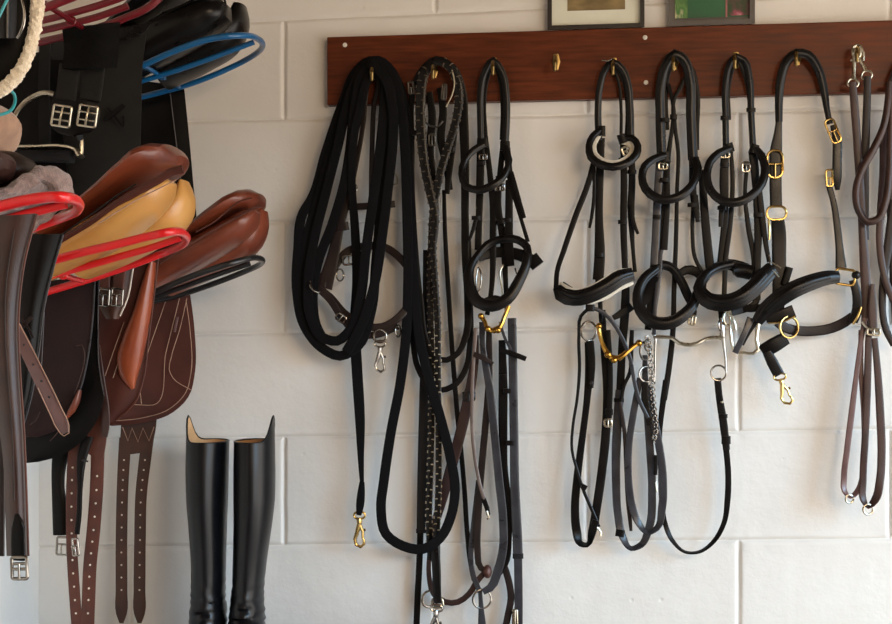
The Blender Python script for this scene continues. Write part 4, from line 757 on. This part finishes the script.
# chestnut saddle on the black rack
t = Thing('saddle', 'chestnut brown leather saddle on the black rack, nearest the back wall', 'saddle', (170, 250, 28))
t.add('seat', MB().cush([(140, 268, 8, 8), (165, 252, 8.5, 9), (190, 237, 7, 10), (208, 226.5, 8, 12), (228, 213, 9.5, 13), (244, 202, 10.5, 12), (256, 197, 9.5, 9), (262, 196, 4.5, 4)], 28, near=33), CHS)
edge(t, [(160, 263), (190, 244), (215, 229), (240, 215.5), (256, 207.5), (263, 206)], 1.3, BIL, 43, name='welt')
edge(t, [(196, 232), (214, 222), (226, 212), (238, 202), (252, 198)], .8, BIL, 43.5, name='welt')
t.add('panel', MB().cush([(257, 210, 3, 2.5), (251, 216, 9, 5), (238, 227, 13, 6), (218, 240, 14.5, 6.5), (192, 255, 15, 6.5), (165, 270, 15, 6.5), (140, 286, 14, 6)], 28, near=37, lat=6), CHS)
t.add('panel', MB().cush([(264, 209, 3, 2.5), (260, 222, 8, 5), (251, 237, 13, 6), (232, 251, 15, 6), (200, 267, 15, 6), (165, 283, 14, 6)], 28, near=26, lat=-5), CHS)
ff = t.add('far_flap', MB().sheet([(95, 284), (95, 360), (97, 423)], [(189, 286), (194.5, 330), (195, 372), (189, 396), (172, 413), (142, 423), (112, 426)], D=11, bul=1.2, nx=18), CHD)
for q in ([(166, 300), (148, 352), (131, 404), (142, 405), (153, 405), (166, 352), (181, 292)], [(187, 298), (180, 328), (171, 358), (169, 369), (173, 378), (191, 390)], [(186, 300), (190, 330), (191, 372), (186, 392), (170, 408.5), (142, 418), (112, 421)], [(140, 390), (141.5, 404)]):
    t.tube('stitching', [(x, y, 12.3) for x, y in q], .38, STI, ff)
t.add('flap_slot', MB().strap([(177.5, 317), (174.5, 332)], 2.4, D=12.6, t=.002), SHN)
nf = t.add('flap', MB().sheet([(88, 244), (88, 330), (92, 424)], [(159, 258), (154, 300), (149, 340), (144, 378), (136, 402), (116, 421)], D=47, bul=1.2), CHD)
edge(t, [(158.5, 258), (153.5, 300), (148.5, 340), (143.5, 378), (136, 401), (117, 420)], .9, BIL, 47.6, nf)
for q in ([(124, 322), (114, 350), (105, 376)], [(136, 315), (124, 345), (113, 378)]): t.tube('stitching', [(x, y, 48.8) for x, y in q], .36, STI, nf)
t.add('knee_roll', MB().cush([(153, 262, 3, 1.5), (149, 282, 6, 2), (143, 312, 9, 2.6), (135, 340, 12, 2.6), (129.5, 362, 12.5, 2.2), (130, 378, 8, 1.5), (133, 389, 2, .6)], 47.5), ORG_)
BZ = t.add('billet_base', MB().sheet([(121.5, 412), (120.5, 434), (118, 456)], [(157, 412), (154.5, 434), (149, 452)], D=9, ny=10), BIL2)
t.tube('stitching', [(122.5, 427, 9.6), (128, 441, 9.6), (132, 428, 9.6), (138, 442, 9.6), (143, 428, 9.6), (149, 441, 9.6), (154, 427, 9.6)], .5, STI, BZ, raw=True)
for nm, pts in (('l', [(125.5, 438), (124, 460), (122.5, 490), (121.5, 540), (121.5, 590), (121.5, 614), (121.5, 623)]), ('r', [(148, 436), (145, 460), (141.5, 490), (140, 540), (139.5, 590), (139.5, 614), (139.5, 623)])):
    mb = MB().strap(pts, [13, 12.5, 12, 12, 12, 11, 4], D=8.8, t=.004); mb.cut = len(mb.f); L = cr(pts, 12.0)
    for p in L:
        if 455 < p[1] < 598: mb.disc(P(p[0], p[1], 9.02), .95*pxm(9), .0008)
    t.add('billet', mb, [BIL2, HOLE])
# golden panelled saddle on the red rack
t = Thing('saddle', 'brown saddle with plump golden-tan panels on the bright red rack', 'saddle', (60, 250, 82))
t.add('seat', MB().cush([(20, 256, 8, 8), (55, 238, 8.5, 10), (90, 213, 9, 11), (120, 190.5, 10, 12), (144, 170, 12, 12.5), (160, 157.5, 13.5, 12), (174, 153.5, 12, 9), (182, 157, 6, 4)], 82, near=88), CHS)
edge(t, [(52, 246), (90, 223), (118, 203), (140, 190), (160, 179), (174, 171), (183, 169)], 4.2, CHD, 95, name='welt')
edge(t, [(60, 236), (92, 214), (118, 195), (136, 184)], .9, BLK2, 101, name='welt')
t.add('panel', MB().cush([(172, 183, 3, 2.5), (164, 191, 9, 5), (149, 204, 15, 6), (133, 215, 17.5, 6.5), (110, 231, 18.5, 6.5), (80, 248, 18, 6.5), (40, 268, 15, 6)], 82, near=88, lat=7), TANP)
t.add('panel', MB().cush([(184, 179, 3, 2.5), (184, 194, 9, 4.5), (177, 211, 15, 5.5), (156, 227, 17, 6), (120, 246, 18, 6), (80, 264, 16, 6)], 82, near=80, lat=-5), TANP)
t.add('panel_stitching', MB().tube([(98, 224), (120, 210), (140, 198), (160, 188), (176, 180)], .7, D=100), STI)
sf = t.add('far_sweat_flap', MB().sheet([(14, 288), (12, 390), (16, 464)], [(99, 276), (98, 322), (99, 366), (104, 396), (97, 420), (82, 441), (60, 456), (38, 462)], D=59, bul=.8), BLK)
edge(t, [(99, 276), (98, 322), (99, 366), (104, 396)], .8, GRY, 59.3, sf)
ff = t.add('far_flap', MB().sheet([(14, 284), (12, 370), (18, 437)], [(95, 276), (93, 315), (89, 350), (82, 384), (72, 412), (57, 430), (38, 437)], D=63, bul=.8), mat('dark_oxblood_leather', (34, 14, 13), .55, col2=(24, 10, 10), bump=.1, bscale=300, spec=.25))
edge(t, [(95, 276), (93, 315), (89, 350), (82, 384), (73, 410)], .9, GRY, 63.3, ff)
for q in ([(76, 346), (82, 345), (84, 350), (80, 378), (74, 395)], [(30, 425), (36, 420), (40, 412)], [(50, 441), (58, 432), (62, 424)]): t.tube('stitching', [(x, y, 64.6) for x, y in q], .5, MBR, ff)
t.add('knee_roll', MB().cush([(80, 390, 1.5, .6), (76.5, 401, 3, 1), (71.5, 411, 3, 1), (67, 418, 1.2, .6)], 64.5), CHS)
nf = t.add('flap', MB().sheet([(16, 234), (13, 310), (14, 370), (10, 440)], [(63.5, 234), (53, 270), (44, 308), (39, 350), (31, 398), (18, 440)], D=104, bul=1.2), BLK)
edge(t, [(63, 235), (53, 270), (44, 308), (39, 350), (31, 398), (20, 437)], 1.0, GRY, 104.4, nf)
edge(t, [(44, 312), (42.5, 340), (41, 372)], .8, GRY, 103, nf)
t.strap('flap_keeper', [(17, 331, 106), (24, 325, 106.3), (32, 317, 106)], 4, DBR)
t.strap('flap_keeper', [(20, 318, 106), (27, 326, 106.3), (33, 338, 106)], 2.5, DBR)
b = t.add('billet_base', MB().sheet([(82, 415), (80, 432), (80, 448), (92, 456)], [(108, 405), (107, 428), (105, 446), (103, 458)], D=56.5, ny=10), BIL)
for pts, wd in (([(76, 432), (73.5, 455), (72, 480), (71.5, 520), (72.5, 560), (75, 600), (78, 640)], 11.5), ([(98, 436), (97.5, 462), (96.5, 490), (93.5, 530), (90, 565), (88.5, 600), (87, 640)], 14)):
    mb = MB().strap(pts, wd, D=56, t=.004); mb.cut = len(mb.f); L = cr(pts, 12.5)
    for p in L:
        if 462 < p[1] < 615: mb.disc(P(p[0], p[1], 56.22), 1.1*pxm(56), .0008)
    t.add('hanging_billet', mb, [BIL, HOLE])
t.strap('stirrup_leather', [(98, 345, 57.5), (102, 380, 57.5), (105.5, 410, 57.5), (105.5, 428, 57.5), (105, 437, 57.5)], [4, 6, 8, 8, 5], MBR, t=.004)
mb = MB().strap([(10, 318, 108), (22, 341, 109), (34, 366, 110), (45, 389, 110), (55, 410, 110), (62, 425, 110), (65.5, 433, 110)], [13, 13.5, 14, 14, 14, 13, 7], t=.004); mb.cut = len(mb.f)
for p in ((24, 345, 109.35), (33, 364.5, 110.2), (41.5, 381, 110.22), (49, 397, 110.22)): mb.disc(P(*p), 1.3*pxm(110), .0008)
sl = t.add('stirrup_leather', mb, [SHN, BKR])
edge(t, [(16, 317, 109.3), (40, 364, 110.4), (61, 407, 110.4), (69, 426, 110.4), (69, 433, 110.4), (64, 436, 110.4), (58, 430, 110.4), (50, 414, 110.4), (38, 388, 110.4)], .5, STI, 110.4, sl, name='stitching')
# brown saddle at the left edge
t = Thing('saddle', 'dark brown saddle with tan suede seat at the left edge above the red rack', 'saddle', (-20, 200, 136))
t.add('seat', MB().cush([(-82, 180, 18, 8), (-50, 152, 22, 9), (-23, 131, 25, 9), (-6, 124, 23, 8), (5, 125, 15, 5), (8, 127, 5, 3)], 136, near=138), SUE)
t.add('panel', MB().cush([(-70, 200, 20, 6), (-35, 186, 22, 6), (-4, 173, 24, 6), (15, 168, 21, 5), (27, 173, 14, 4), (33, 180, 4, 2)], 136, near=140, lat=0), DBR)
t.add('panel', MB().cush([(-60, 186, 14, 5), (-25, 172, 15, 6), (-2, 162, 13, 5), (6, 160, 8, 3), (8, 161, 3, 2)], 136, near=146, lat=9), MBR)
t.strap('girth_strap', [(-4, 380, 143), (1, 430, 143), (1.5, 480, 143), (1, 556, 143)], 7, DBR, t=.004)
# ------------------------------------------------------------------ things lying over the saddles
t = Thing('girth', 'black girth with fleece sleeve and two brass-coloured double buckles draped below the dark red rack', 'girth', (90, 40, 72))
fb = MB().sheet([(62, 28), (64, 50), (62, 68)], [(120, 22), (119, 45), (117, 68)], D=73, bul=2.5, t=.012, wav=.12); t.add('fleece_sleeve', fb, FLB)
t.strap('elastic', [(70, 64, 72.5), (68.5, 80, 72.5), (66, 100, 72.5)], 22, FLP, t=.006); t.strap('elastic', [(95, 64, 72.5), (93, 80, 72.5), (90, 100, 72.5)], 22, FLP, t=.006)
t.add('end_pad', MB().sheet([(54, 92), (50, 108), (50, 124), (58, 133), (68, 136)], [(92, 90), (99, 104), (99, 120), (92, 131), (78, 136)], D=71.5, bul=1.2, t=.008), BLK)
for x, rot in ((61.5, -.16), (87.5, -.16)): t.buckle('double_buckle', x, 116, 74, 19, 21, NIK, rot=rot, bars=(.18, -.2), rnd=.08, q=1.2); t.tube('buckle_prong', [(x+1.5, 107, 74.4), (x-1, 117, 74.8), (x-2.5, 126, 74.4)], 1.0, NIK)
t = Thing('girth', 'brown leather girth end with steel double buckle hanging under the red rack', 'girth', (113, 262, 54))
t.add('end_pad', MB().sheet([(96, 236), (97, 275), (98, 304), (106, 319)], [(140, 236), (134, 268), (128, 300), (119, 319)], D=52, bul=1.2, t=.008), BIL2)
edge(t, [(137, 250), (133, 270), (127, 300), (120, 316)], .8, HOLE, 52.6, name='pale_edge')
t.strap('elastic', [(106, 244, 54), (105, 262, 54.2), (104, 290, 54.4)], 12, BIL, t=.006); t.strap('elastic', [(122, 244, 54), (121, 262, 54.2), (118, 290, 54.4)], 12, BIL, t=.006)
for x in (103.5, 117): t.buckle('roller_buckle', x, 297, 55.4, 11.5, 17, STL, rot=-.1, bars=(.15,), rnd=.12, q=1.1)
t = Thing('girth', 'long dark brown leather strap at the left edge with black tip and square steel buckle', 'girth', (10, 230, 150))
gs = t.add('hanging_strap', MB().sheet([(-14, 216), (-16, 290), (-12, 350), (-4, 410), (3, 460), (5, 510), (6.5, 556)], [(37, 214), (24, 265), (18.5, 320), (20, 370), (24, 430), (26.5, 490), (28.5, 556)], D=150, bul=1.0, t=.008), MBR)
edge(t, [(37, 214), (24, 265), (18.5, 320), (20, 370), (24, 430), (26.5, 490), (28.5, 556)], 1.2, BIL, 150.4, gs)
edge(t, [(14, 230), (6, 285), (5, 330), (8, 380), (12, 430), (14, 500)], .7, DBR, 151.3, gs, name='crease')
t.strap('buckle_tab', [(17, 514, 151.6), (18, 522, 151.8), (18, 540, 151.6), (18.5, 560, 151.2)], [3, 11, 14, 14], BLK, t=.005)
t.buckle('square_buckle', 19.5, 568, 151.5, 16, 22, STL, rot=.03, bars=(.2, -.05), rnd=.12, q=1.9)
t = Thing('girth', 'black girth ends with two steel buckles hanging beside the red-brown billets', 'girth', (68, 452, 56))
t.strap('strap_end', [(64, 440, 54), (59, 465, 54), (58, 485, 54.4), (59.5, 505, 54.6), (60, 535, 54.6)], [20, 15, 13, 15, 14], BLK, t=.012, e=3)
t.strap('strap_end', [(88, 436, 57.5), (82, 458, 57.8), (80, 490, 58), (79, 515, 58), (77, 534, 58)], [12, 10, 5, 5, 5], BLK, t=.01, e=3)
t.buckle('roller_buckle', 62, 546, 55, 11, 18, STL, rot=-.05, bars=(.1,), rnd=.12, q=1.2); t.buckle('roller_buckle', 75.5, 547, 58.4, 6, 17, STL, rot=.08, bars=(.1,), rnd=.15, q=1.2)
t.add('stud', MB().tube([(82, 460, 59), (88, 461.5, 59)], 1.0), BKR)
def fuzz(mb, amp, sc):
    for i, v in enumerate(mb.v):
        v = Vector(v); n = noise.noise_vector(v*sc); mb.v[i] = v+n*amp
    return mb
pad = fuzz(MB().cush([(-40, 215, 7, 8), (-10, 207, 7, 8), (12, 200, 7.5, 8), (30, 194, 8, 8), (42, 184, 12, 6), (50, 175, 14, 4), (57, 179, 14, 3), (62, 188, 9, 2.5), (64, 195, 3, 2)], 138, near=142, step=2), .0045, 70)
t = Thing('saddle_pad', 'rumpled grey-brown towelling pad lying over the left red saddle rack', 'saddle pad', (20, 205, 138))
t.add('folded_edge', pad, TOW)
t.add('hanging_side', fuzz(MB().sheet([(-30, 205), (-30, 240), (-28, 285)], [(72, 203), (48, 220), (24, 240), (2, 268), (-8, 285)], D=129, bul=1.5, t=.01, nx=30, ny=40), .003, 90), TOW)
t = Thing('saddle_pad', 'black saddle pad edged with cream sheepskin in the top left corner', 'saddle pad', (0, 40, 152))
t.add('pad', MB().sheet([(-60, -50), (-62, 20), (-58, 95)], [(40, -50), (36, 0), (31, 36), (22, 64), (4, 86), (-20, 97)], D=150, bul=1.2, t=.012), BLK)
t.add('sheepskin_edge', fuzz(MB().tube([(40, -50), (38.5, -20), (37.5, 5), (35, 28), (30, 48), (23, 66), (11, 82), (-6, 94), (-30, 99)], [7, 7, 7, 6.5, 6.5, 6.5, 7, 6.5, 6], D=151.5, n=14, step=1.0), .0022, 260), FLC)
t.add('side_panel', MB().sheet([(-10, -30), (-10, 10), (-8, 38)], [(17, -30), (17, 10), (16, 38)], D=152.5, bul=1), BLK2)
t.tube('steel_loop', [(17, -14, 153.5), (22, 0, 154), (24.5, 14, 154), (22.5, 28, 154), (17.5, 38, 153.5)], 1.5, STL)
t = Thing('rope', 'thin turquoise rope looped at the top left corner beside the cream sheepskin edge', 'rope', (0, 20, 156))
t.tube('rope_strand', [(14, -14, 156), (4, 6, 156), (-6, 28, 156), (-14, 60, 155), (-8, 86, 150), (6, 88, 146), (14, 94, 145), (15, 102, 145), (11, 110, 146), (-4, 116, 150)], 1.7, TEAL, n=10, step=3)
# ------------------------------------------------------------------ riding boots
def boot(label, st, side, D=17):
    t = Thing('riding_boot', label, 'boot', Vector((P(st[0][1], 500, D).x, -D/100., ZB)), 'pair of tall black riding boots')
    L = cr([(y, c, hw, dp) for y, c, hw, dp in st], 2.5); n = 36
    L = []
    for (y0, c0, w0, d0), (y1, c1, w1, d1) in zip(st, st[1:]):
        for j in range(6): u = j/6; L.append((y0+(y1-y0)*u, c0+(c1-c0)*u, w0+(w1-w0)*u, d0+(d1-d0)*u))
    L.append(st[-1]); k = pxm(D)
    # smooth
    for _ in range(3): L = [L[0]]+[tuple((a+2*b+c)/4 for a, b, c in zip(L[i-1], L[i], L[i+1])) for i in range(1, len(L)-1)]+[L[-1]]
    def ringat(y, c, hw, dp, sc=1.0, top=0.0, low=0.0):
        o = P(c, y, D); R = []
        for j in range(n):
            a = 2*math.pi*j/n; ca, sa = math.cos(a), math.sin(a)
            lift = 0
            if top: s_ = max(0, (ca*side)); lift = top*(s_**8)*.050-top*.001*max(0, -sa)-top*.002
            wr = 1.0
            if y > 570: wr += .075*min(1, (y-570)/20)*noise.noise(Vector((ca*1.6, sa*1.6, y*.22+c)))+.03*math.sin(y*.75+ca*2.2+side)*min(1, (y-570)/25)
            R.append(Vector((o.x+ca*hw*k*sc*wr, -D/100.+sa*dp/100.*sc*wr, o.z+lift)))
        return R
    rings = []
    for i, (y, c, hw, dp) in enumerate(L):
        f = max(0, 1-i/5.0); rings.append(ringat(y, c, hw, dp, top=f))
    t.add('shaft', MB().rings(rings, cap=False), BOOT)
    inner = [ringat(y, c, hw, dp, .94, top=max(0, 1-i/5.0)) for i, (y, c, hw, dp) in enumerate(L[:26])]
    t.add('lining', MB().rings(inner[::-1], cap=False), LIN)
    rim = [(a+b)/2 for a, b in zip(rings[0], inner[0])]; t.add('top_binding', MB().wtube(rim, .0019, True), BOOT)
    # foot
    c = P(L[-1][1], L[-1][0], D); zt = c.z; R = []
    for d, hw, h, fl in ((-7.5, 1.0, 4, 0), (-7, 3.0, 7.2, 0), (-4.5, 3.6, 8.2, 0), (-1, 3.9, 9.4, 0), (3, 4.1, 9.6, 0), (6, 4.2, 8.0, 0), (9, 4.5, 6.4, 0), (13, 4.8, 5.2, 0), (17, 4.6, 4.6, 0), (20, 3.4, 3.8, 0), (21.5, 1.2, 2.6, 0)):
        ring = []
        for j in range(24):
            a = 2*math.pi*j/24; x = spow(math.cos(a), .8)*hw/100.; z = (spow(math.sin(a), .85)*.5+.5)*h/100.
            ring.append(Vector((c.x+x*.86, -D/100.-d/100., ZB+.012+z)))
        R.append(ring)
    t.add('foot', MB().rings(R), BOOT)
    S = []
    for d, hw in ((-7.6, .8), (-7, 3), (-4, 3.7), (2, 3.4), (8, 4.2), (13, 4.9), (17, 4.7), (20, 3.6), (21.8, 1.0)):
        S.append([Vector((c.x+x*hw*.86/100., -D/100.-d/100., ZB+z)) for x, z in ((-1, 0.0), (1, 0.0), (1, .014), (-1, .014))])
    t.add('sole', MB().rings(S), SOLE)
    return t
boot('left black leather riding boot with its outer top corner raised on the left', [(440, 208, 21, 6.2), (470, 207.2, 21, 6.6), (500, 207.2, 20.2, 6.6), (525, 207.8, 18.6, 6.2), (560, 208.6, 17, 5.5), (590, 208.4, 16.6, 5.2), (610, 208.4, 18, 5.6), (628, 208, 19, 6.2), (640, 208, 19, 6)], -1)
boot('right black leather riding boot with its outer top corner raised on the right', [(440, 254.4, 20, 6.2), (470, 254.6, 20.6, 6.6), (500, 254.4, 20.4, 6.6), (525, 253, 18.8, 6.2), (560, 250, 16.6, 5.5), (590, 248, 15.6, 5.2), (610, 247, 17, 5.6), (628, 247, 18, 6.2), (640, 247, 18, 6)], 1)
# ------------------------------------------------------------------ light: a big doorway on the right under a low lintel, open sky outside
struct(MB().box((1.95, -2.0, 2.395), .1, 4.6, .41).build('wall_right', WALL))
struct(MB().box((.6, -4.35, 1.3), 4.0, .1, 2.6).build('wall_front', mat('brown_boarded_wall', (112, 96, 80), .8, col2=(96, 82, 68), nscale=4, stretch=(8, 1, 1))))
w = bpy.data.worlds.new('world'); scene.world = w; w.use_nodes = True
w.node_tree.nodes['Background'].inputs[0].default_value = (1.0, .92, .84, 1); w.node_tree.nodes['Background'].inputs[1].default_value = 3.6
def area(name, loc, aim, sx, sy, e, col):
    l = bpy.data.lights.new(name, 'AREA'); l.shape = 'RECTANGLE'; l.size = sx; l.size_y = sy; l.energy = e; l.color = col
    o = bpy.data.objects.new(name, l); COL.objects.link(o); o.location = loc
    o.rotation_euler = (Vector(aim)-Vector(loc)).to_track_quat('-Z', 'Y').to_euler(); return o
area('door_daylight', (10.0, -7.6, 4.7), (0, 0, 1.0), 6.0, 4.0, 1280, (.29, .65, 1.0))
area('warm_fill', (1.5, -3.7, 2.55), (0, 0, 1.0), 1.2, .8, 68, (1.0, .75, .50))  # added warm fill from above
vs = scene.view_settings; vs.view_transform = 'Standard'; vs.look = 'None'; vs.gamma = 1; vs.use_curve_mapping = False; vs.exposure = 0.13
